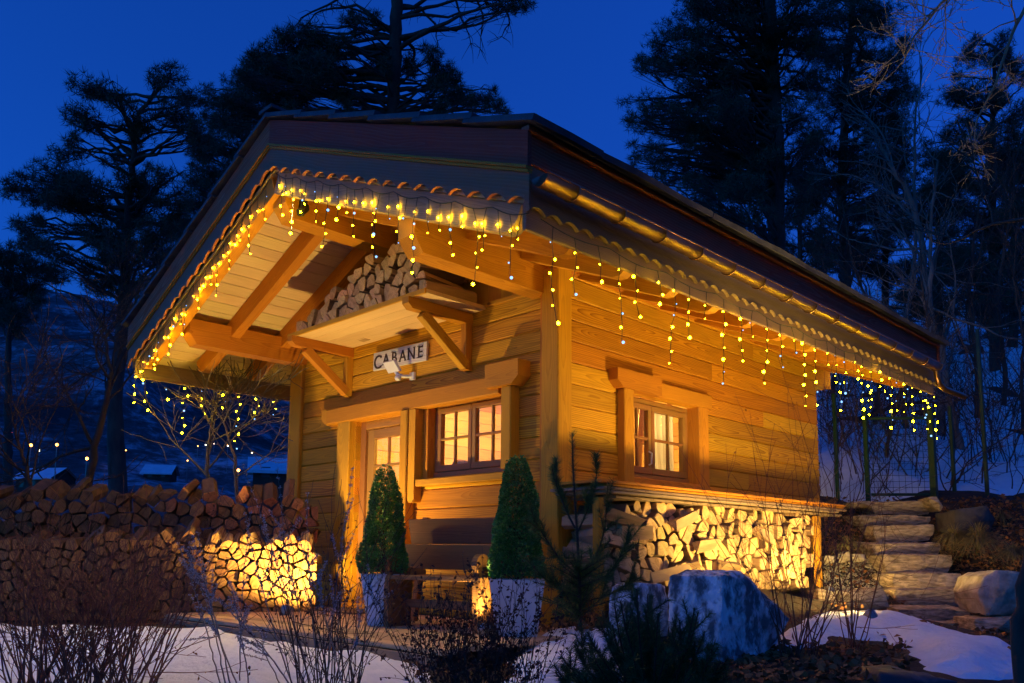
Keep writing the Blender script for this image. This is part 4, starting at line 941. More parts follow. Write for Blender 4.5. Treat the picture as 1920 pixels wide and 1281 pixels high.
def sdist(poly, X, Y_):
    """signed distance to a polygon, positive inside"""
    P = np.stack([X.ravel(),Y_.ravel()],1); A = np.array(poly); B = np.roll(A,-1,0); dm = np.full(len(P),1e9); ins = np.zeros(len(P),bool)
    for a,b in zip(A,B):
        ab = b-a; t = np.clip(((P-a)@ab)/(ab@ab+1e-12),0,1); dm = np.minimum(dm, np.hypot(*(P-a-t[:,None]*ab).T))
        c = ((a[1] > P[:,1]) != (b[1] > P[:,1])) & (P[:,0] < (b[0]-a[0])*(P[:,1]-a[1])/(b[1]-a[1]+1e-12)+a[0]); ins ^= c
    return np.where(ins,dm,-dm).reshape(X.shape)
def snow_patch(name, pix, thick, step=.045, label=None):
    poly = [ground_pt(px,py)[:2] for px,py in pix]; poly = np.array(poly)
    D, S = ds_of(poly[:,0],poly[:,1])
    dv = np.arange(max(D.min()-.25,1.2),D.max()+.25,step); sv = np.arange(S.min()-.25,S.max()+.25,step)
    cache = {}
    def sd(X,Y_):
        w = np.array([[.085*mnoise.fractal(Vector((x*2.3,y*2.3,1.7)),1,2,5) for x,y in zip(a,b)] for a,b in zip(X,Y_)]); return sdist(poly,X,Y_)+w
    rgf = random.Random(len(pix)); ft = []
    cx_, cy_ = poly.mean(0)
    for k in range(60):
        u_ = rgf.random(); a_, b_ = poly[rgf.randrange(len(poly))], poly[rgf.randrange(len(poly))]; ft.append((*(a_*u_+b_*(1-u_)), rgf.uniform(.05,.11), rgf.uniform(.02,.05)))
    def zf(X,Y_,D,S):
        q = sd(X,Y_); t = thick*(1-np.exp(-np.maximum(q,0)/.10))-.02+np.minimum(q,0)*.5
        n = np.array([[mnoise.fractal(Vector((x*2.6,y*2.6,.7)),1,2,4) for x,y in zip(a,b)] for a,b in zip(X,Y_)])
        m = np.array([[mnoise.noise(Vector((x*1.1,y*1.1,4.2))) for x,y in zip(a,b)] for a,b in zip(X,Y_)])
        dent = sum(dp*np.exp(-((X-fx)**2+(Y_-fy)**2)/(fr_*fr_)) for fx,fy,fr_,dp in ft)
        return gz(X,Y_)+.012+t-np.minimum(dent,.05)*smooth(.02,.12,q)+(n*.034+m*.03)*smooth(0,.15,q)
    grid_mesh(name, dv, sv, zf, SNOWM, 'structure', keep=lambda X,Y_,D,S,Z_: sd(X,Y_) > -.04)
snow_patch('snow_ground', [(-260,1186),(150,1182),(430,1194),(560,1214),(640,1230),(790,1246),(830,1270),(800,1320),(740,1480),(-500,1480),(-600,1200)], .075)
snow_patch('snow_ground', [(955,1236),(985,1206),(1050,1182),(1105,1172),(1180,1190),(1190,1280),(1120,1330),(930,1330)], .08)
snow_patch('snow_ground', [(1440,1226),(1462,1186),(1520,1158),(1600,1150),(1670,1152),(1745,1172),(1850,1206),(1905,1222),(1910,1262),(1880,1280),(1800,1275),(1740,1252),(1690,1228),(1650,1200),(1560,1196),(1500,1216)], .10)
def far_snow(X,Y_,D,S):
    n = np.array([[mnoise.fractal(Vector((x*1.1,y*1.1,9.1)),1,2,5) for x,y in zip(a,b)] for a,b in zip(X,Y_)])
    return gz(X,Y_)+.07*(n+.62)+.015-.10*(1-smooth(10.7,11.3,D))
grid_mesh('snow_field', np.r_[np.arange(10.6,18,.16), np.geomspace(18,74,50)], np.r_[-np.geomspace(65,4,40), np.arange(-3.9,12,.2), np.geomspace(12,65,30)], far_snow, SNOWM, 'structure')

# ------------------------------------------------------------------ stones
def rock(name, verts, loc, mat, label, cat='rock', group=None, sub=4, rough=.02, seed=0, rot=0, parent=None, flat=True, smo=.05):
    bm = bmesh.new(); [bm.verts.new(v) for v in verts]
    bmesh.ops.convex_hull(bm, input=bm.verts); bmesh.ops.delete(bm, geom=[v for v in bm.verts if not v.link_faces], context='VERTS')
    bmesh.ops.triangulate(bm, faces=bm.faces)
    for k in range(sub):
        long = [e for e in bm.edges if e.calc_length() > (.5**k)*.30+.012]
        if long: bmesh.ops.subdivide_edges(bm, edges=long, cuts=1, use_grid_fill=True)
        bmesh.ops.triangulate(bm, faces=bm.faces)
        if k == 0 and smo: bmesh.ops.smooth_vert(bm, verts=bm.verts, factor=smo, use_axis_x=True, use_axis_y=True, use_axis_z=True)
    bm.normal_update()
    for v in bm.verts:
        p = v.co*3.2+Vector((seed*3.7,seed*1.9,0)); n = mnoise.fractal(p,1,2,6)+.6*mnoise.noise(p*3.1)+.35*mnoise.noise(p*9)
        v.co += v.normal*n*rough
    me = bpy.data.meshes.new(name); bm.to_mesh(me); bm.free(); me.materials.append(mat)
    me.polygons.foreach_set('use_smooth',[False]*len(me.polygons) if flat else [True]*len(me.polygons))
    o = obj(name, me, parent, Matrix.Translation(Vector([float(v) for v in loc])) @ Matrix.Rotation(rot,4,'Z'))
    if label: tag(o, label, cat, group)
    return o
# the big boulder: outline from the photograph, given depth of its own
b0 = ground_pt(1320,1236); bd_ = depth_of(b0)
def bpt(px, py, dd): return Vector([float(v) for v in (atd(px,py,bd_+dd)-b0)])
rock('boulder', [bpt(1258,1082,.05),(bpt(1290,1069,.10)),bpt(1350,1078,.0),bpt(1386,1074,.05),bpt(1400,1090,.0),bpt(1440,1130,.05),bpt(1482,1160,.15),bpt(1462,1180,.1),bpt(1430,1232,.02),bpt(1370,1250,-.05),bpt(1300,1250,-.1),bpt(1256,1180,-.02),
      bpt(1356,1080,-.05),bpt(1350,1180,-.14),bpt(1356,1250,-.16),bpt(1260,1090,.4),bpt(1390,1085,.42),bpt(1470,1165,.4),bpt(1290,1240,.42),bpt(1430,1235,.4)], b0, ROCKB, 'large blue-grey boulder with pale streaks in front of the side firewood', 'boulder', sub=6, rough=.019, seed=2, flat=True, smo=0)
b1 = ground_pt(1200,1200); d1_ = depth_of(b1)
def bq(px, py, dd): return Vector([float(v) for v in (atd(px,py,d1_+dd)-b1)])
rock('boulder', [bq(1148,1100,.0),bq(1160,1092,.1),bq(1200,1094,-.05),bq(1240,1096,.0),bq(1252,1130,0),bq(1250,1210,.05),bq(1145,1210,0),bq(1142,1130,-.02),bq(1195,1150,-.1),bq(1160,1096,.3),bq(1245,1100,.3),bq(1245,1200,.35),bq(1150,1200,.3)], b1, ROCKB,
     'smaller blue-grey boulder half hidden behind the mugo pine', 'boulder', sub=6, rough=.012, seed=5, flat=True, smo=0)
# stone staircase
st = tag(empty('stone_staircase', atd(1750,1180,7.3)), 'rough stone slab steps climbing to the gate beside the cabin', 'steps')
for k,(l,r,t,b,d) in enumerate(STEPS):
    tl, tr, bl, brp = atd(l,t,d), atd(r,t,d), atd(l+6,b,d), atd(r-4,b,d); back = np.array([*(FH*.52),.0]); c = (tl+tr+bl+brp)/4; rg = random.Random(k)
    J = lambda s: np.array([rg.uniform(-s,s) for _ in range(3)])
    mid_t = (tl+tr)/2+J(.012)
    P = [tl+J(.015),tr+J(.015),bl+J(.012),brp+J(.012),mid_t,tl+back+J(.02),tr+back+J(.02),bl+back,brp+back,(tl+bl)/2+(tl-tr)*.02,(tr+brp)/2+(tr-tl)*.025]
    rock('step_slab', [Vector([float(v) for v in (p-c)]) for p in P], c, STONE, None, sub=5, rough=.017, seed=k+20, parent=st)
# rocks beside the steps
def rk(pix, depth, thick, name, label, mat=STONER, seed=0, rough=.015, sub=4, flat=False):
    Q = [atd(px,py,depth+random.uniform(-.04,.04)) for px,py in pix]; c = np.mean(Q,axis=0); bk = np.array([*(FH*thick),0])
    P = Q+[q+bk-(q-c)*.15 for q in Q]+[c-np.array([*(FH*thick*.22),0])]
    return rock(name, [Vector([float(v) for v in (p-c)]) for p in P], c, mat, label, 'rock', None, sub, rough, seed, flat=flat)
rk([(1832,1110),(1845,1080),(1870,1069),(1915,1072),(1918,1140),(1905,1152),(1850,1156),(1836,1140)], 6.9, .45, 'rock', 'big rounded pale rock to the right of the lower steps', seed=31)
rk([(1826,1160),(1900,1155),(1910,1185),(1830,1190)], 6.8, .4, 'rock', 'flat stone slab under the big rounded rock', STONE, 32, flat=True)
rk([(1820,1083),(1838,1080),(1840,1105),(1822,1107)], 7.4, .2, 'rock', 'small stone wedged above the big rounded rock', seed=33)
rk([(1568,1042),(1592,1034),(1600,1050),(1575,1056)], 8.5, .18, 'rock', 'pale angular stone at the edge of the gravel', seed=34)
rk([(1598,1040),(1622,1040),(1626,1052),(1600,1056)], 8.5, .16, 'rock', 'small pale stone beside the steps and gravel', seed=35)
rk([(1548,1042),(1565,1044),(1564,1056),(1550,1058)], 8.4, .16, 'rock', 'dark small stone by the corner of the firewood', seed=36)
rk([(1740,932),(1757,930),(1770,950),(1764,960),(1750,952)], 9.7, .3, 'stone_block', 'reddish oblong stone block at the top of the steps', STONE, 37, .006, flat=True)
rk([(1592,942),(1632,938),(1636,950),(1600,953)], 9.9, .3, 'rock', 'long pale stone left of the top step', STONE, 38, flat=True)
rk([(1575,1110),(1655,1100),(1670,1140),(1600,1150),(1568,1140)], 7.2, .3, 'rock', 'flat pale slab at the foot of the gravel slope', STONE, 39, flat=True)
rk([(1535,1105),(1572,1110),(1565,1150),(1535,1150)], 7.1, .3, 'rock', 'greyish slab below the end of the firewood stack', STONE, 40, flat=True)
rk([(1790,955),(1850,948),(1870,975),(1850,1010),(1790,1000)], 9.0, .5, 'rock', 'dark flat boulder among the grass tufts on the bank', plain('dark_rock',(.10,.09,.08),(.05,.045,.04),.9,5,6,bmp=.01), 41)
rk([(1650,1262),(1720,1262),(1800,1278),(1790,1300),(1640,1300)], 3.9, .3, 'rock', 'dark wet slab in the leaf litter below the snow', plain('wet_rock',(.05,.05,.055),(.03,.03,.035),.5,5,6,bmp=.006), 42)
# gravel beside the steps
gv = Soup(); tet = np.array([(1,1,1),(-1,-1,1),(-1,1,-1),(1,-1,-1),(.2,1.2,-1.0),(-1.2,.1,.3)])
qf = np.array([(0,1,2),(0,3,1),(0,2,3),(1,3,2),(0,4,3),(2,4,0),(1,5,2),(1,3,5)])
for k in range(1500):
    px = 1545+120*random.random(); py = 1048+78*random.random(); g = ground_pt(px,py,5,11); s = random.uniform(.006,.016)
    gv.add(g+np.array([0,0,s*.4])+(tet*s*RNG.uniform(.6,1.2,(1,3)))@np.linalg.qr(RNG.normal(size=(3,3)))[0], qf)
tag(gv.build('gravel', GRAVEL), 'pale gravel between the firewood and the steps', 'gravel', kind='stuff')

# ------------------------------------------------------------------ fence and wire gate above the steps
gt = tag(empty('wire_gate', atd(1690,930,10.45)), 'green wire-mesh garden gate at the top of the steps', 'gate')
gl, gr_ = atd(1628,935,10.5), atd(1752,930,10.4); gz0 = min(gl[2],gr_[2])+.02; gtop = gz0+1.0
for p,w in ((gl,.05),(gr_,.075)): abox('post', (p[0]-w/2,p[1]-w/2,gz0-.15), (p[0]+w/2,p[1]+w/2,gtop+.12), GREENM, gt)
U = unit(gr_-gl); Wd = np.linalg.norm((gr_-gl)[:2]); U[2] = 0; U = unit(U)
pnt = lambda u,z: np.array([gl[0]+U[0]*u, gl[1]+U[1]*u, z])
for z in (gz0+.03,gtop): beam('rail', pnt(.04,z), pnt(Wd-.05,z), .035,.035, GREENM, gt)
ms = Soup(); u = .08
while u < Wd-.06: ms.tube([pnt(u,gz0+.05),pnt(u,gtop-.02)], .0026, 4); u += .075
z = gz0+.12
while z < gtop-.04: ms.tube([pnt(.04,z),pnt(Wd-.05,z)], .0026, 4); z += .075
ms.build('wire_mesh', GREENM, gt)
for px,t,b,d,lab in ((1571,735,935,10.9,'thin green fence post just behind the cabin wall'),(1850,610,905,10.6,'tall slim green fence post right of the gate'),(1790,760,925,10.9,'short green fence post behind the gate post')):
    p = atd(px,b,d); h = (b-t)*d/FOC; o = beam('fence_post', p-np.array([0,0,.2]), p+np.array([0,0,h]), .045,.045, GREENM, None, .006); tag(o, lab, 'fence post', 'green fence posts')
# ------------------------------------------------------------------ pines: trunk along its line, limbs to each foliage clump, tufts of needles
def clump_pine(label, depth, trunk_px, r0, r1, clumps, tuft=1.0, blade=(.10,.18), bw=.013, spread=1.2, mat=NEEDF, seed=0, extra=(), sat=2):
    rng = random.Random(seed); tp = [atd(px,py,depth) for px,py in trunk_px]; tp = np.array(tp)
    t = tag(empty('pine_tree', tp[0]), label, 'pine tree', 'pine trees')
    S = np.concatenate([[0],np.cumsum(np.linalg.norm(np.diff(tp,axis=0),axis=1))]); u = np.linspace(0,S[-1],40)
    path = np.stack([np.interp(u,S,tp[:,i]) for i in range(3)],1); path[1:-1] += RNG.normal(0,.012,(38,3))
    sp = Soup(); sp.tube(path, np.linspace(r0,r1,40), 9); sp.build('trunk', BARK, t, True)
    br = Soup(); NP=[]; ND=[]; NL=[]
    more = []
    for (px,py,rx,ry) in clumps:              # smaller sprays between the main clumps
        more.append((px,py,rx,ry))
        for k in range(sat): more.append((px+rng.gauss(0,.75)*rx, py+rng.gauss(0,1.25)*ry+.3*ry, rx*rng.uniform(.3,.6), ry*rng.uniform(.4,.8)))
    clumps = more
    for (px,py,rx,ry) in clumps:
        dd = rng.uniform(-spread,spread); C = atd(px,py,depth+dd); R, Rz = rx*1.06*depth/FOC, ry*1.25*depth/FOC
        hz = C[2]-rng.uniform(.0,.5)*abs(dd+.3)-.15; k = int(np.argmin(np.abs(path[:,2]-hz)+.15*np.linalg.norm(path-C,axis=1))); A = path[k]
        L = np.linalg.norm(C-A); mid = (A+C)/2+np.array([0,0,rng.uniform(-.10,.16)*L])+RNG.normal(0,.05*L,3)
        q = np.linspace(0,1,9)[:,None]; limb = (1-q)**2*A+2*q*(1-q)*mid+q*q*C; limb[1:-1] += RNG.normal(0,.018*L,(7,3))
        rr = min(.018+.014*L, r0*.4); br.tube(limb, np.linspace(rr,.008,9), 5)
        n = max(8,int(R*Rz*900*tuft))
        for j in range(n):
            v = RNG.normal(size=3); v = v/np.linalg.norm(v)*RNG.random()**.40
            E = C+np.array([v[0]*R,v[1]*R,v[2]*Rz+.12*Rz])
            if j%2 == 0:
                st_ = limb[rng.randrange(4,9)]; br.tube([st_, (st_+E)/2+RNG.normal(0,.04,3), E], [.010,.007,.004], 3)
            m = 15; d = RNG.normal(size=(m,3)); d[:,2] += .55; d /= np.linalg.norm(d,axis=1)[:,None]
            NP.append(np.repeat(E[None],m,0)+d*.02); ND.append(d); NL.append(RNG.uniform(*blade,m))
        for j in range(max(2,int(R*6))):      # bare twigs sticking out of the clump
            v = unit(RNG.normal(size=3)); e = C+np.array([v[0]*R*1.15,v[1]*R,v[2]*Rz*1.15-.05]); s0 = limb[rng.randrange(3,8)]
            br.tube([s0,(s0+e)/2+RNG.normal(0,.05,3),e],[.008,.006,.003],3)
    for pts in extra:
        Q = np.array([atd(a,b,depth+c) for a,b,c in pts]); uu = np.linspace(0,len(Q)-1,len(Q)*3); Q = np.stack([np.interp(uu,np.arange(len(Q)),Q[:,i]) for i in range(3)],1)
        Q[1:] += RNG.normal(0,.02,Q[1:].shape); br.tube(Q, np.linspace(.05,.006,len(Q)), 5)
        for j in range(len(Q)*2):
            k = rng.randrange(2,len(Q)); dr_ = unit(RNG.normal(size=3)+np.array([0,0,-.4])); l = rng.uniform(.2,.6)
            br.tube([Q[k],Q[k]+dr_*l*.5+RNG.normal(0,.03,3),Q[k]+dr_*l],[.010,.007,.003],3)
    br.build('branches', BARK, t)
    if NP:
        V,F = blades(np.concatenate(NP), np.concatenate(ND), np.concatenate(NL), bw); obj('crown', npmesh('crown', V, F, mat), t)
    return t
T1 = [(319,148,33,20),(175,170,40,15),(223,192,24,13),(153,218,33,13),(131,264,18,6),(157,240,20,9),(323,214,48,20),(350,235,30,16),(271,244,30,22),(371,253,18,15),(219,305,13,8),(109,336,57,22),(26,358,26,18),(166,358,48,22),(87,371,70,18),(144,388,57,15),(249,345,35,22),(271,371,44,22),(306,332,26,15),(44,432,26,11),(66,424,30,11),(192,441,48,22),(245,415,44,26),(66,463,30,13),(100,472,35,13),(219,472,52,22),(297,441,40,20),(284,480,40,20),(332,406,40,20),(240,540,40,18),(300,540,36,16),(180,540,30,12)]
clump_pine('gnarled pine with flat tiered clumps standing at the left', 17, [(222,930),(214,760),(228,640),(235,520),(240,400),(250,300),(262,210),(300,165)], .19, .03, T1, seed=1, tuft=.8,
           extra=[[(250,260,0),(225,190,.4),(208,150,.6)],[(245,310,0),(180,240,.3),(150,200,.5)],[(238,420,0),(300,350,.3),(345,320,.5)],[(233,560,0),(300,480,.5),(380,440,.8)],[(225,650,0),(150,560,.4),(60,520,.8)]])
T3 = [(530,75,19,13),(590,67,26,13),(560,97,56,20),(504,112,37,17),(642,86,22,13),(657,41,19,8),(699,37,19,8),(474,124,22,17),(530,150,60,24),(590,131,45,20),(455,146,15,10),(624,131,30,17),(492,187,56,20),(447,202,37,17),(425,191,15,7),(402,229,22,8),(560,191,30,17),(642,187,22,18),(710,124,20,24),(766,127,18,20),(811,109,19,14),(830,142,26,20),(849,150,15,13),(822,165,19,14),(856,187,34,13),(894,195,22,13),(920,184,13,10),(935,202,15,10),(954,8,37,9),(987,11,15,8)]
clump_pine('tall pine with a bare straight trunk rising behind the roof ridge', 19, [(728,620),(733,300),(737,200),(741,100),(744,0),(748,-140)], .17, .13, T3, seed=2,
           extra=[[(735,60,0),(672,8,.2),(600,20,.4),(560,62,.5)],[(735,60,0),(680,20,-.2),(620,10,-.4)],[(752,70,0),(778,92,.2),(775,120,.3),(800,140,.5),(850,185,.6)],[(745,180,0),(800,195,-.3),(880,225,-.4)],[(733,150,0),(680,140,.3),(640,150,.5),(560,190,.6)],[(744,10,0),(785,15,.4),(815,45,.5),(822,90,.6)],[(748,-60,0),(880,-30,.6),(905,20,.8),(900,90,.9)],[(748,-60,0),(930,-10,.5),(960,40,.7),(935,75,.8)],[(748,-50,0),(850,-20,.5),(868,40,.6),(885,80,.6)],[(744,-20,0),(690,-30,.3),(570,30,.5),(545,60,.5)]])
T2 = [(481,126,30,18),(459,166,44,22),(420,196,32,16),(402,231,32,18),(437,244,42,22),(385,275,28,18),(420,288,38,22),(372,301,24,18),(393,327,36,22),(367,345,32,22),(380,371,32,20),(350,384,28,16),(330,430,30,16),(360,440,40,20),(440,330,40,22),(460,260,40,22),(345,480,36,18)]
clump_pine('dense dark pine close behind the left slope of the roof', 22, [(455,640),(458,500),(462,330),(468,200),(476,130)], .17, .03, T2, seed=3, tuft=.6)
T4 = [(1300,15,45,18),(1250,75,40,22),(1225,115,30,22),(1325,65,50,22),(1375,30,45,22),(1310,110,45,18),(1370,100,45,20),(1260,130,35,13),(1400,150,50,20),(1335,165,55,20),(1285,210,50,20),(1225,200,35,20),(1215,220,20,13),(1360,210,50,22),(1260,250,45,18),(1200,285,22,10),(1230,300,30,15),(1310,260,45,18),(1385,250,50,22),(1285,320,50,18),(1350,310,50,20),(1325,365,45,15),(1385,360,45,18),(1420,400,30,15),(1485,30,50,22),(1540,45,50,22),(1500,90,45,22),(1510,160,45,20),(1500,215,45,20),(1430,60,40,20),(1440,200,40,20),(1430,300,40,18),(1490,290,40,18),(1480,380,34,15),(1330,-20,60,22),(1440,-20,70,22),(1400,-60,60,24),(1490,-40,50,22),(1350,-60,50,20),(1450,-110,60,26)]
clump_pine('massive dark pine towering behind the cabin roof on the right', 20, [(1456,700),(1455,460),(1455,275),(1447,125),(1442,0),(1444,-160)], .24, .14, T4, tuft=.46, seed=4, sat=5, spread=2.0)
T5 = [(1595,30,50,22),(1650,40,45,22),(1560,105,50,22),(1625,110,50,25),(1680,130,30,22),(1575,170,50,22),(1640,175,50,22),(1690,175,25,15),(1560,225,50,20),(1610,215,40,20),(1540,280,45,20),(1600,290,45,20),(1650,300,40,20),(1510,325,40,18),(1570,350,45,18),(1630,340,45,18),(1685,310,35,18),(1660,380,40,15),(1610,400,40,15),(1550,420,30,14),(1620,460,40,15),(1560,480,30,13),(1670,440,34,14),(1620,-20,60,22)]
clump_pine('dark pine beyond the big one, over the rear eave', 24, [(1592,760),(1585,520),(1578,350),(1588,150),(1600,0)], .19, .08, T5, tuft=.46, seed=5, sat=5, spread=2.0)
T6 = [(1820,110,30,18),(1870,95,30,16),(1905,140,32,18),(1800,180,35,20),(1850,180,35,20),(1905,230,35,20),(1790,250,32,20),(1840,270,38,20),(1890,300,38,20),(1800,330,35,20),(1860,360,38,20),(1905,400,35,20),(1780,390,30,18),(1830,420,38,20),(1880,460,38,20),(1800,480,35,18),(1850,520,38,18),(1905,560,35,20),(1770,300,25,16),(1810,560,34,18),(1860,600,36,18),(1760,520,26,14)]
clump_pine('dark conifer at the right edge of the hillside', 23, [(1868,800),(1864,600),(1860,350),(1862,200),(1866,90)], .17, .04, T6, tuft=.55, seed=6, sat=4)
T7 = [(20,480,40,16),(60,500,40,14),(10,520,40,18),(50,540,40,16),(100,520,36,14),(30,590,40,18),(-20,560,40,18)]
clump_pine('low dark pine at the left edge below the gnarled pine', 21, [(15,960),(15,700),(20,560),(25,470)], .13, .03, T7, seed=7)

fr = random.Random(77)
for n_,(tx,dep,x0_,x1_,y0_,y1_,cnt,lb) in enumerate(((1660,33,1560,1760,230,640,30,'dense dark conifer far behind, between the big pines'),(1760,31,1670,1850,300,600,28,'dense dark conifer far up the slope above the gate'),(1900,30,1810,1960,280,610,28,'dense dark conifer far up the slope at the right edge'),(1500,32,1430,1580,330,640,24,'dark conifer far behind, low beside the massive pine'),(1350,34,1290,1440,300,560,18,'dark conifer showing just above the roof edge'))):
    cl_ = []
    for k in range(cnt):
        f = k/(cnt-1); yy = y0_+(y1_-y0_)*f; hw = (x1_-x0_)/2*(.25+.75*f); cl_.append((tx+fr.uniform(-1,1)*hw, yy+fr.gauss(0,14), fr.uniform(22,40), fr.uniform(12,20)))
    clump_pine(lb, dep, [(tx,y1_+120),(tx,(y0_+y1_)/2),(tx,y0_)], .2, .04, cl_, tuft=.30, blade=(.16,.28), bw=.022, seed=90+n_, sat=1)

# ------------------------------------------------------------------ leafless trees and shrubs
def grow(S, p, d, L, r, lev, rng, wig=.16, up=.10, nch=(2,4), shrink=.66, tips=None, minr=.0025):
    n = 5; pts=[p]; dd = np.array(d,float)
    for i in range(n):
        dd = unit(dd+RNG.normal(0,wig,3)+np.array([0,0,up*.3])); pts.append(pts[-1]+dd*L/n)
    S.tube(pts, np.linspace(r, max(r*.55,minr), n+1), 6 if lev > 2 else 4 if lev > 1 else 3)
    if tips is not None and lev == 0: tips.append((pts[-1],dd))
    if lev > 0:
        for k in range(rng.randint(*nch)):
            i = rng.randint(2,n); t = (pts[i]-pts[i-1]); v = unit(unit(t)+RNG.normal(0,.62,3)+np.array([0,0,up]))
            grow(S, pts[i], v, L*shrink*rng.uniform(.7,1.15), max(r*.5,minr), lev-1, rng, wig, up, nch, shrink, tips, minr)
        grow(S, pts[-1], dd, L*shrink, max(r*.52,minr), lev-1, rng, wig, up, nch, shrink, tips, minr)
def bare_tree(label, depth, px_path, r0, mat, lev=3, seed=0, L=1.5, n=14, from_=.25, wig=.16, group='leafless trees', name='bare_tree', cat='tree', minr=.004):
    rng = random.Random(seed); P = np.array([atd(px,py,depth+(dd if len(q) else 0)) for (px,py,*q) in px_path for dd in ([q[0]] if q else [0])])
    t = tag(empty(name, P[0]), label, cat, group); uu = np.linspace(0,len(P)-1,24); path = np.stack([np.interp(uu,np.arange(len(P)),P[:,i]) for i in range(3)],1); path[1:] += RNG.normal(0,min(.02,r0*.22),path[1:].shape)
    sp = Soup(); sp.tube(path, np.linspace(r0,max(r0*.22,minr),24), 8); sp.build('trunk', mat, t, True); b = Soup()
    for k in range(n):
        i = int(24*(from_+(1-from_)*(k+rng.random())/n)); i = min(i,23); a = unit(path[i]-path[i-1])
        v = unit(a*.8+RNG.normal(0,.75,3)+np.array([0,0,.25])); rr = r0*(1-.75*i/24)*.5
        grow(b, path[i], v, L*rng.uniform(.6,1.2)*(1-.4*i/24), max(rr,minr), lev-1, rng, wig, minr=minr)
    b.build('branches', mat, t); return t
B = [((1768,840),(1762,760),(1745,600),(1728,450),(1700,350),(1665,300),(1640,250)), ((1800,850),(1778,760),(1770,680),(1740,560),(1745,440),(1760,300)), ((1640,800),(1650,700),(1640,600),(1600,500),(1580,380)),
     ((1700,820),(1690,700),(1705,560),(1720,420),(1712,250),(1730,120)), ((1830,820),(1835,700),(1815,560),(1830,420),(1850,300)), ((1880,840),(1885,700),(1870,560),(1890,430),(1905,300)), ((1560,760),(1570,660),(1560,560),(1540,480)), ((1930,880),(1915,760),(1920,640),(1900,520),(1910,400)), ((1660,860),(1672,800),(1690,720),(1720,640))]
BL = ['pale slender leafless tree leaning over the fence post','forked leafless tree behind the gate post','thin leafless tree between the pines above the eave','tall fine-branched leafless tree in front of the dark pines','leafless tree on the slope above the gate','leafless tree near the right edge of the slope','small leafless tree just above the rear eave','leafless sapling at the far right of the snowy bank','young leafless tree seen through the gate']
for k,(pp_,lb) in enumerate(zip(B,BL)):
    bare_tree(lb, (14.5,13.5,16,15,16,17,18,14,13)[k], pp_, (.085,.075,.05,.055,.06,.06,.05,.04,.035)[k], BARKP if k in (0,1,3) else BARK, 3, 40+k, 1.35, 15)
# undergrowth on the bank behind the fence
ug = Soup(); rg = random.Random(9)
for k in range(270):
    px = rg.uniform(1545,1925); d = rg.uniform(10.9,18); x, y_ = (CAM_LOC+ray(px,900)*d)[:2]; z = float(gz(x,y_)[0])
    grow(ug, np.array([x,y_,z-.05]), unit(np.array([rg.gauss(0,.4),rg.gauss(0,.4),1])), rg.uniform(.35,1.5), rg.uniform(.006,.012), 2, rg, .18, .1, (1,3), minr=.003)
tag(ug.build('undergrowth', TWIG), 'tangled bare brushwood on the snowy bank behind the fence', 'undergrowth', kind='stuff')
# fallen trunks on that bank
for px0,py0,px1,py1,d,lb in ((1560,800,1730,760,14,'dark fallen branch lying across the snow behind the gate'),(1540,760,1660,740,16,'higher fallen branch on the snow behind the fence')):
    p0, p1_ = ground_pt(px0,py0,11,40), ground_pt(px1,py1,11,40); sp = Soup(); sp.tube(np.linspace(p0,p1_,12)+RNG.normal(0,.03,(12,3))+np.array([0,0,.06]), np.linspace(.07,.03,12), 7); tag(sp.build('fallen_branch', BARK, None, True), lb, 'branch')
# left: shrub under the eave lit by the string lights, and bare branches in front of the valley
bare_tree('many-stemmed leafless shrub under the left eave lit by the string lights', 9.2, ((392,960),(388,860),(396,800),(410,740)), .03, BARKP, 3, 60, .85, 12, .2, .12, 'leafless shrubs', 'bare_shrub', 'shrub')
bare_tree('slim leafless shrub behind the firewood close to the cabin', 9.0, ((445,960),(440,860),(420,790),(440,745)), .022, TWIGY, 3, 61, .7, 10, .2, .12, 'leafless shrubs', 'bare_shrub', 'shrub')
bare_tree('spreading leafless tree at the left in front of the valley lights', 10, ((150,980),(190,800),(210,690),(190,620)), .055, BARK, 4, 62, 1.2, 12, .2, .14)
bare_tree('low leafless bush at the far left above the firewood', 8.5, ((60,960),(50,880),(30,820),(20,760)), .028, TWIG, 3, 63, .9, 14, .1, .14, 'leafless shrubs', 'bare_shrub', 'shrub')
# hanging twigs of a tree that stands outside the frame at the upper right
bare_tree('thin pale twigs hanging into the upper right corner', 6.2, ((1990,-160),(1890,-80),(1780,-10),(1720,60),(1690,120)), .018, TWIGY, 3, 64, .42, 16, .35, .15, None, 'overhanging_branch', 'branch', .0022)
bare_tree('dark twig drooping from the right edge of the sky', 6.0, ((2050,-60),(1935,-10),(1895,70),(1870,150),(1830,230),(1800,290)), .016, TWIGY, 3, 65, .36, 14, .3, .15, None, 'overhanging_branch', 'branch', .0022)
bare_tree('dark rough trunk leaning at the lower right edge', 3.1, ((1905,1450),(1906,1281),(1916,1180),(1926,1080),(1950,900),(1990,500),(2030,100),(2070,-400),(2110,-900)), .034, BARK, 3, 66, .8, 16, .66, .14, None, 'leaning_tree', 'tree', .003)

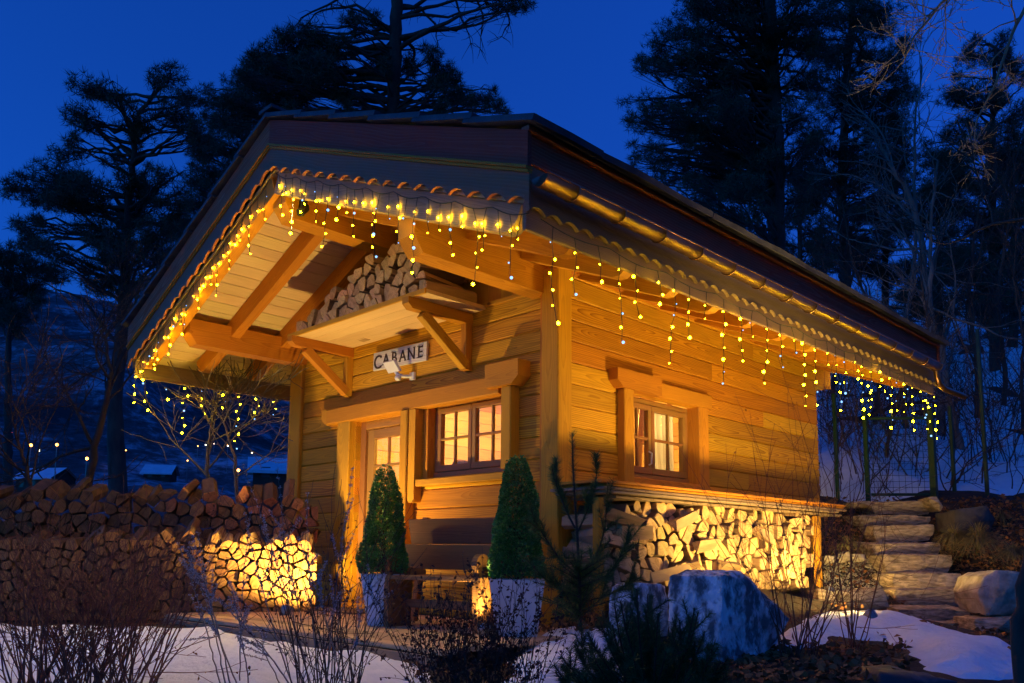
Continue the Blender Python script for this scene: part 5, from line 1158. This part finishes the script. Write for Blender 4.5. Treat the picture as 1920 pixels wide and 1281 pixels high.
# ------------------------------------------------------------------ plants in the foreground
def stems_bush(label, base_px, depth, n, spread, hts, mat, lev, seed, r=.004, leafy=None, cat='shrub', group='foreground shrubs', name='garden_shrub', lean=.35, wig=.07, nch=(1,2), base_r=.05):
    rng = random.Random(seed); t = None; b = Soup(); tips = []; x0 = [ground_pt(px,py,2.0,9) if depth is None else atd(px,py,depth) for px,py in base_px]
    for p in x0: p[2] = float(gz(p[0],p[1])[0])
    t = tag(empty(name, x0[0]), label, cat, group)
    for k in range(n):
        p = x0[k%len(x0)]+np.array([rng.gauss(0,base_r),rng.gauss(0,base_r),-.03]); a = rng.uniform(-1,1)*spread
        v = unit(CR*a+np.array([*(FH*rng.gauss(0,.22)),0])+np.array([0,0,1.0])); h = rng.uniform(*hts)
        grow(b, p, v, h*.62, r*rng.uniform(.8,1.25), lev, rng, wig, .06, nch, .55, tips, .0011)
    b.build('stems', mat, t)
    if leafy:
        lm, per, L, W, span = leafy; P=[]; D=[]
        V0 = np.concatenate(b.V); zb = x0[0][2]; sel = V0[(V0[:,2] > zb+span[0])&(V0[:,2] < zb+span[1])]
        idx = RNG.integers(0,len(sel),per); P = sel[idx].astype(float)+RNG.normal(0,.004,(per,3)); D = RNG.normal(size=(per,3)); D[:,2] += .2; D /= np.linalg.norm(D,axis=1)[:,None]
        V,F = leaves(P, D, RNG.uniform(L*.6,L*1.2,per), RNG.uniform(W*.6,W*1.2,per)); obj('leaves', npmesh('leaves', V, F, lm), t)
    return t
stems_bush('reddish bare bush with a few withered leaves in the lower left corner', [(150,1300),(60,1300),(230,1300)], 3.7, 130, .66, (.55,.98), TWIGR, 2, 71, .0042, (DRYL,900,.022,.013,(.15,.95)), lean=.4)
stems_bush('wiry bush with dark curled leaves in front of the snow by the deck', [(590,1310),(640,1310)], 3.4, 34, .42, (.42,.95), TWIG, 2, 72, .0034, (BERB,420,.016,.010,(.15,.8)))
# pale stems with whorls of seed heads
rg = random.Random(33); pv = tag(empty('seed_head_plant', atd(440,1300,3.5)), 'greyish plant with whorled seed heads on long pale stems', 'plant', 'foreground shrubs'); b = Soup(); P=[]; D=[]
for (bx_,tx,ty) in ((420,335,1020),(430,372,1000),(440,360,1005),(450,470,960),(455,350,1030),(470,430,1090),(560,460,965),(570,520,880),(590,455,872),(600,525,985),(610,662,880),(620,640,1010),(560,390,1110),(540,430,1130),(640,690,1060),(600,575,925),(650,560,1010)):
    d0 = 3.5+rg.uniform(-.25,.25); A = atd(bx_,1315,d0); T_ = atd(tx,ty,d0+rg.uniform(-.15,.2)); mid = (A+T_)/2+np.array([0,0,.04])+CR*rg.gauss(0,.03); q = np.linspace(0,1,26)[:,None]; pts = (1-q)**2*A+2*q*(1-q)*mid+q*q*T_; pts += RNG.normal(0,.0015,pts.shape); b.tube(pts, np.linspace(.0036,.0012,26), 4)
    for side in range(4):
        i = rg.randrange(9,20); v = unit(unit(pts[i+1]-pts[i])+RNG.normal(0,.45,3)); l = rg.uniform(.06,.16); br_ = [pts[i]+v*l*k/8 for k in range(9)]; b.tube(br_, np.linspace(.002,.001,9), 3)
        for k in range(2,9): P.append(br_[k])
    for i in range(13,26): P.append(pts[i])
b.build('stems', TWIGG, pv); P = np.repeat(np.array(P),9,0); D = RNG.normal(size=P.shape); D /= np.linalg.norm(D,axis=1)[:,None]; V,F = leaves(P+D*.002, D, RNG.uniform(.005,.011,len(P)), RNG.uniform(.004,.007,len(P))); obj('seed_heads', npmesh('seed_heads', V, F, SEED), pv)
stems_bush('dark red-leaved low shrub in front of the corner planter', [(890,1290),(960,1290),(840,1290)], 3.35, 85, .5, (.24,.62), TWIG, 2, 74, .0032, (BERB,3000,.018,.012,(.06,.75)))
stems_bush('thin leafless shrub in front of the end of the side firewood stack', [(1488,1236),(1510,1238),(1600,1225)], None, 30, .42, (.45,1.65), TWIGR, 2, 75, .0042, (DRYL,26,.022,.014,(.3,1.2)), base_r=.035, nch=(2,3))
stems_bush('small tangled dry stalks beside the planter at the cabin corner', [(1090,1170)], None, 16, .5, (.2,.4), TWIG, 2, 76, .0025, (BERB,500,.016,.011,(.05,.4)))

def needle_shoot(P, D, pts, n, L, spread=.9):
    pts = np.array(pts); S = np.linspace(0,len(pts)-1.001,n); i = S.astype(int); f = (S-i)[:,None]; p = pts[i]*(1-f)+pts[i+1]*f; t = pts[i+1]-pts[i]; t /= np.linalg.norm(t,axis=1)[:,None]
    r = RNG.normal(size=(n,3)); r -= t*(r*t).sum(1)[:,None]; r /= np.linalg.norm(r,axis=1)[:,None]; d = t*RNG.uniform(.35,1.0,(n,1))+r*spread; d /= np.linalg.norm(d,axis=1)[:,None]; P.append(p); D.append(d)
# young pine by the corner
sd_ = 4.35; yp = tag(empty('young_pine', atd(1086,1165,sd_)), 'young pine with upright bare leaders at the cabin corner', 'young pine', 'small pines'); b = Soup(); P=[]; D=[]; rg = random.Random(80)
def curve(*px, dd=0.0):
    Q = np.array([atd(a,b_3,sd_+dd) for a,b_3 in px]); u = np.linspace(0,len(Q)-1,14); return np.stack([np.interp(u,np.arange(len(Q)),Q[:,i]) for i in range(3)],1)
for pxs,r,n,L,dd in ((((1088,1175),(1086,1080),(1082,1000),(1078,940),(1074,870),(1073,812)),.010,520,.04,0),(((1078,990),(1060,955),(1045,915),(1034,876)),.0055,300,.04,-.05),(((1082,1000),(1100,960),(1115,915),(1121,868)),.0055,300,.04,.06),(((1086,1080),(1050,1050),(1020,1005),(1002,975)),.006,380,.05,.1),(((1086,1090),(1120,1040),(1135,990),(1140,905)),.006,420,.045,.15),(((1087,1100),(1140,1080),(1165,1040),(1178,1010)),.005,420,.05,-.05),(((1086,1120),(1040,1100),(1010,1075)),.004,320,.05,-.1),(((1088,1130),(1130,1120),(1170,1100),(1190,1080)),.004,360,.05,.1)):
    c = curve(*pxs, dd=dd); b.tube(c, np.linspace(r,.0022,14), 6); needle_shoot(P,D,c[3:] if r > .008 else c[2:],n,L,.75)
    if r < .0065:
        for k in range(7):
            i = rg.randrange(3,13); v = unit(unit(c[i]-c[i-1])+RNG.normal(0,.5,3)+np.array([0,0,.2])); l = rg.uniform(.06,.15); q = [c[i]+v*l*j/5 for j in range(6)]; b.tube(q, np.linspace(.0025,.0015,6), 4); needle_shoot(P,D,q,130,L,.8)
for k in range(46):
    h = rg.uniform(.05,.42); c0 = curve((1088,1175),(1086,1080),(1082,1000)); p0 = c0[int(h/.42*8)]; a = rg.uniform(0,6.28); v = unit(np.array([math.cos(a),math.sin(a),.55])+RNG.normal(0,.15,3)); l = rg.uniform(.12,.26)*(1.2-h); q = [p0+v*l*j/6 for j in range(7)]; b.tube(q, np.linspace(.003,.0015,7), 4); needle_shoot(P,D,q,150,.05,.8)
b.build('stems', TWIG, yp); P = np.concatenate(P); D = np.concatenate(D); V,F = blades(P, D, RNG.uniform(.035,.06,len(P)), .0024); obj('needles', npmesh('needles', V, F, SAPL), yp)
# mugo pine in front
mp0 = atd(1215,1330,3.25); mp0[2] = float(gz(mp0[0],mp0[1])[0])-.02; mg = tag(empty('mugo_pine', mp0), 'dense bushy mugo pine in front of the blue-grey boulders', 'mugo pine', 'small pines'); b = Soup(); P=[]; D=[]
for (tx,ty) in [(1200,1105),(1222,1118),(1160,1130),(1125,1150),(1245,1150),(1280,1170),(1180,1160),(1320,1180),(1100,1190),(1075,1200),(1345,1215),(1300,1150),(1140,1180),(1215,1150),(1260,1200),(1200,1200),(1170,1210),(1235,1220),(1290,1220),(1110,1230),(1065,1240),(1360,1250),(1085,1255),(1150,1245),(1330,1240),(1255,1250),(1200,1250),(1050,1262),(1375,1275),(1300,1262),(1120,1275),(1180,1278),(1240,1280),(1060,1290)]*2:
    dd = rg.uniform(-.28,.28); T_ = atd(tx+rg.gauss(0,9),ty+rg.gauss(0,7),3.25+dd); A = mp0+np.array([rg.gauss(0,.07),rg.gauss(0,.07),.03]); mid = A*.55+T_*.45+np.array([0,0,-.05])+CR*float(np.dot(T_-A,CR))*.25; q = np.linspace(0,1,16)[:,None]; c = (1-q)**2*A+2*q*(1-q)*mid+q*q*T_
    b.tube(c, np.linspace(.007,.0025,16), 5); needle_shoot(P,D,c[7:],260,.04,.8)
    for k in range(4):
        i = rg.randrange(6,14); v = unit(unit(c[i]-c[i-1])*.7+RNG.normal(0,.5,3)+np.array([0,0,.45])); l = rg.uniform(.05,.11); s_ = [c[i]+v*l*j/4 for j in range(5)]; b.tube(s_, np.linspace(.003,.002,5), 4); needle_shoot(P,D,s_,130,.04,.75)
b.build('stems', TWIG, mg); P = np.concatenate(P); D = np.concatenate(D); V,F = blades(P, D, RNG.uniform(.026,.046,len(P)), .0021); obj('needles', npmesh('needles', V, F, MUGO), mg)
# arching dry grass tufts on the bank
for px,py,d,h,n,lb in ((1790,1000,8.6,.30,420,'arching dry grass tuft beside the middle steps'),(1835,1010,8.4,.40,620,'largest arching dry grass tuft on the bank right of the steps'),(1590,1010,8.6,.24,300,'dry grass tuft left of the steps above the gravel'),(1900,1030,8.3,.28,320,'dry grass tuft at the right edge above the big rock'),(1880,975,9.3,.22,200,'small dry grass tuft high on the bank')):
    c = atd(px,py+18,d); c[2] = max(c[2]-.0, float(gz(c[0],c[1])[0]))
    S_ = Soup(); a = RNG.random(n)*6.28; out = RNG.uniform(.5,1.25,n); hh = h*RNG.uniform(.6,1.1,n)
    q = np.linspace(0,1,5); cx = np.cos(a)[:,None]*out[:,None]*h*.9*q**1.4; cy = np.sin(a)[:,None]*out[:,None]*h*.9*q**1.4; cz = hh[:,None]*(1.6*q-1.7*q**2.0*out[:,None])
    C3 = np.stack([c[0]+cx,c[1]+cy,c[2]-.02+cz],-1); sdv = np.stack([-np.sin(a),np.cos(a),0*a],-1)[:,None,:]*(.0032*(1-q*.85))[None,:,None]
    V = np.stack([C3-sdv,C3+sdv],2).reshape(-1,3); base = (np.arange(n)*10)[:,None]; F = np.concatenate([np.stack([base[:,0]+2*k,base[:,0]+2*k+1,base[:,0]+2*k+3,base[:,0]+2*k+2],1) for k in range(4)])
    o = obj('grass_tuft', npmesh('grass_tuft', V, F, GRASSM)); tag(o, lb, 'grass tuft', 'dry grass tufts')
# leaf litter
P=[]; rg2 = np.random.default_rng(4)
for (x0_,x1_,y0_,y1_,n) in ((1755,1925,935,1075,1500),(1545,1690,935,1045,650),(1390,1700,1212,1285,1100),(1700,1830,1000,1180,260),(1180,1420,1225,1285,300),(960,1120,1150,1185,260),(1560,1700,1060,1160,160),(760,1000,1240,1285,120),(250,780,1180,1281,70),(1500,1880,1160,1260,60),(960,1100,1190,1281,40),(1830,1925,1150,1230,260)):
    for k in range(n): P.append(ground_pt(rg2.uniform(x0_,x1_), rg2.uniform(y0_,y1_), 2.2, 11.4))
P = np.array(P); P[:,2] += rg2.uniform(.004,.035,len(P)); D = rg2.normal(size=P.shape); D[:,2] *= .35; D /= np.linalg.norm(D,axis=1)[:,None]
V,F = leaves(P, D, rg2.uniform(.03,.075,len(P)), rg2.uniform(.02,.045,len(P))); tag(obj('fallen_leaves', npmesh('fallen_leaves', V, F, DRYL)), 'brown fallen leaves scattered over the bank and garden soil', 'leaves', kind='stuff')

# ------------------------------------------------------------------ village across the valley
ROOFSN = plain('snowy_roof', (.72,.75,.80), (.6,.63,.68), .9, .6); PLAST = plain('far_plaster', (.42,.36,.30), (.32,.27,.22), .9, .4); DARKW = plain('far_dark_wood', (.10,.06,.04), (.06,.04,.03), .9, .5)
LITW = emit('lit_window', (1,.72,.38), 2.2); DIMW = plain('dark_pane', (.03,.035,.045), (.02,.025,.03), .15)
def house(label, px, py, depth, w, dp, h, rh, wall, lit, seed, rot=0.0):
    rng = random.Random(seed); c = atd(px,py,depth); t = tag(empty('village_house', c), label, 'house', 'village houses'); Rm = Matrix.Translation(Vector([float(v) for v in c])) @ Matrix.Rotation(YAW+rot,4,'Z')
    def part(nm, V, F, m): return obj(nm, pymesh(nm, V, F, m), t, Rm)
    a, b_ = w/2, dp/2
    part('wall', [(-a,-b_,-4),(a,-b_,-4),(a,b_,-4),(-a,b_,-4),(-a,-b_,h),(a,-b_,h),(a,b_,h),(-a,b_,h),(-a,0,h+rh*.93),(a,0,h+rh*.93)], [(0,1,5,4),(2,3,7,6),(1,2,6,9,5),(3,0,4,8,7)], wall)
    o = .7; part('roof', [(-a-o,-b_-o,h-rh*o/b_),(a+o,-b_-o,h-rh*o/b_),(a+o,0,h+rh),(-a-o,0,h+rh),(-a-o,b_+o,h-rh*o/b_),(a+o,b_+o,h-rh*o/b_),(-a-o,-b_-o,h-rh*o/b_-.35),(a+o,-b_-o,h-rh*o/b_-.35)], [(0,1,2,3),(3,2,5,4),(6,7,1,0)], ROOFSN)
    cols = max(2,int(w/2.6))
    for i in range(cols):
        for j in range(max(1,int(h/2.7))):
            x = -a+w*(i+.5)/cols; z = 1.0+j*2.7
            part('window', [(x-.5,-b_-.03,z),(x+.5,-b_-.03,z),(x+.5,-b_-.03,z+1.3),(x-.5,-b_-.03,z+1.3)], [(0,1,2,3)], LITW if rng.random() < lit else DIMW)
    return t
house('pale house with long snowy roof seen just left of the cabin post', 520, 915, 105, 6, 6, 2.2, 1.6, DARKW, .1, 1, .3)
house('snow-roofed house with lit windows at the far left of the valley', 85, 925, 170, 8, 7, 3.2, 2.0, DARKW, .35, 2, -.2)
house('small snow-roofed house low in the valley behind the bare branches', 150, 905, 221, 8, 7, 3.0, 2.0, DARKW, .2, 3, .4)
house('white-roofed house in the valley left of the lit shrub', 300, 905, 204, 6, 7, 2.4, 2.0, DARKW, .0, 4, .15)
house('higher house with snowy roof on the valley slope', 40, 878, 289, 10, 8, 3.5, 2.6, DARKW, .3, 5, .2)
house('valley house with snowy roof between the two pines', 262, 868, 323, 10, 8, 3.5, 2.6, DARKW, .1, 6, -.3)
house('long low building with a row of lit windows across the valley', 415, 850, 323, 17, 8, 3.0, 1.6, PLAST, .9, 7, .05)
house('wide snowy-roofed house at the left edge of the valley', 10, 905, 221, 8, 8, 3.0, 2.2, DARKW, .2, 8, .1)
for k,(px,py,d,lb) in enumerate(((58,835,150,'leftmost orange street lamp in the valley'),(107,834,150,'orange street lamp above the valley houses'),(163,860,120,'lower orange street lamp in the valley'),(447,882,80,'orange street lamp low beside the cabin shrub'),(20,812,170,'small reddish light high at the left of the valley'))):
    p = atd(px,py,d); t = tag(empty('street_lamp', p-np.array([0,0,6])), lb, 'street lamp', 'street lamps'); s = d/150
    sp = Soup(); sp.tube([p-np.array([0,0,8]),p-np.array([0,0,.2])], .08, 6); sp.build('pole', STEEL, t); ball('lamp_head', p, .26*s, emit('street_lamp_glow', (1,.34,.05) if k < 4 else (1,.05,.04), 16), t, sub=2)

rl = random.Random(55)
for k,(px,py) in enumerate([(72,846),(88,858),(120,852),(180,842),(205,862),(30,862),(48,871),(135,868),(240,846),(285,858),(330,842),(352,862),(376,836),(388,834),(402,836),(428,836),(437,838),(470,850),(95,840),(150,836)]):
    d = rl.uniform(190,260); p = atd(px+rl.gauss(0,4),py+rl.gauss(0,4),d); t = tag(empty('town_light', p-np.array([0,0,5])), 'tiny distant town light on the dark valley slope', 'town light', 'tiny town lights across the valley')
    sp = Soup(); sp.tube([p-np.array([0,0,7]),p-np.array([0,0,.15])], .07, 5); sp.build('pole', STEEL, t); ball('lamp_head', p, rl.uniform(.13,.24), emit('town_glow', (1,.42,.08) if rl.random() < .6 else (1,.85,.6), 12), t, sub=1)
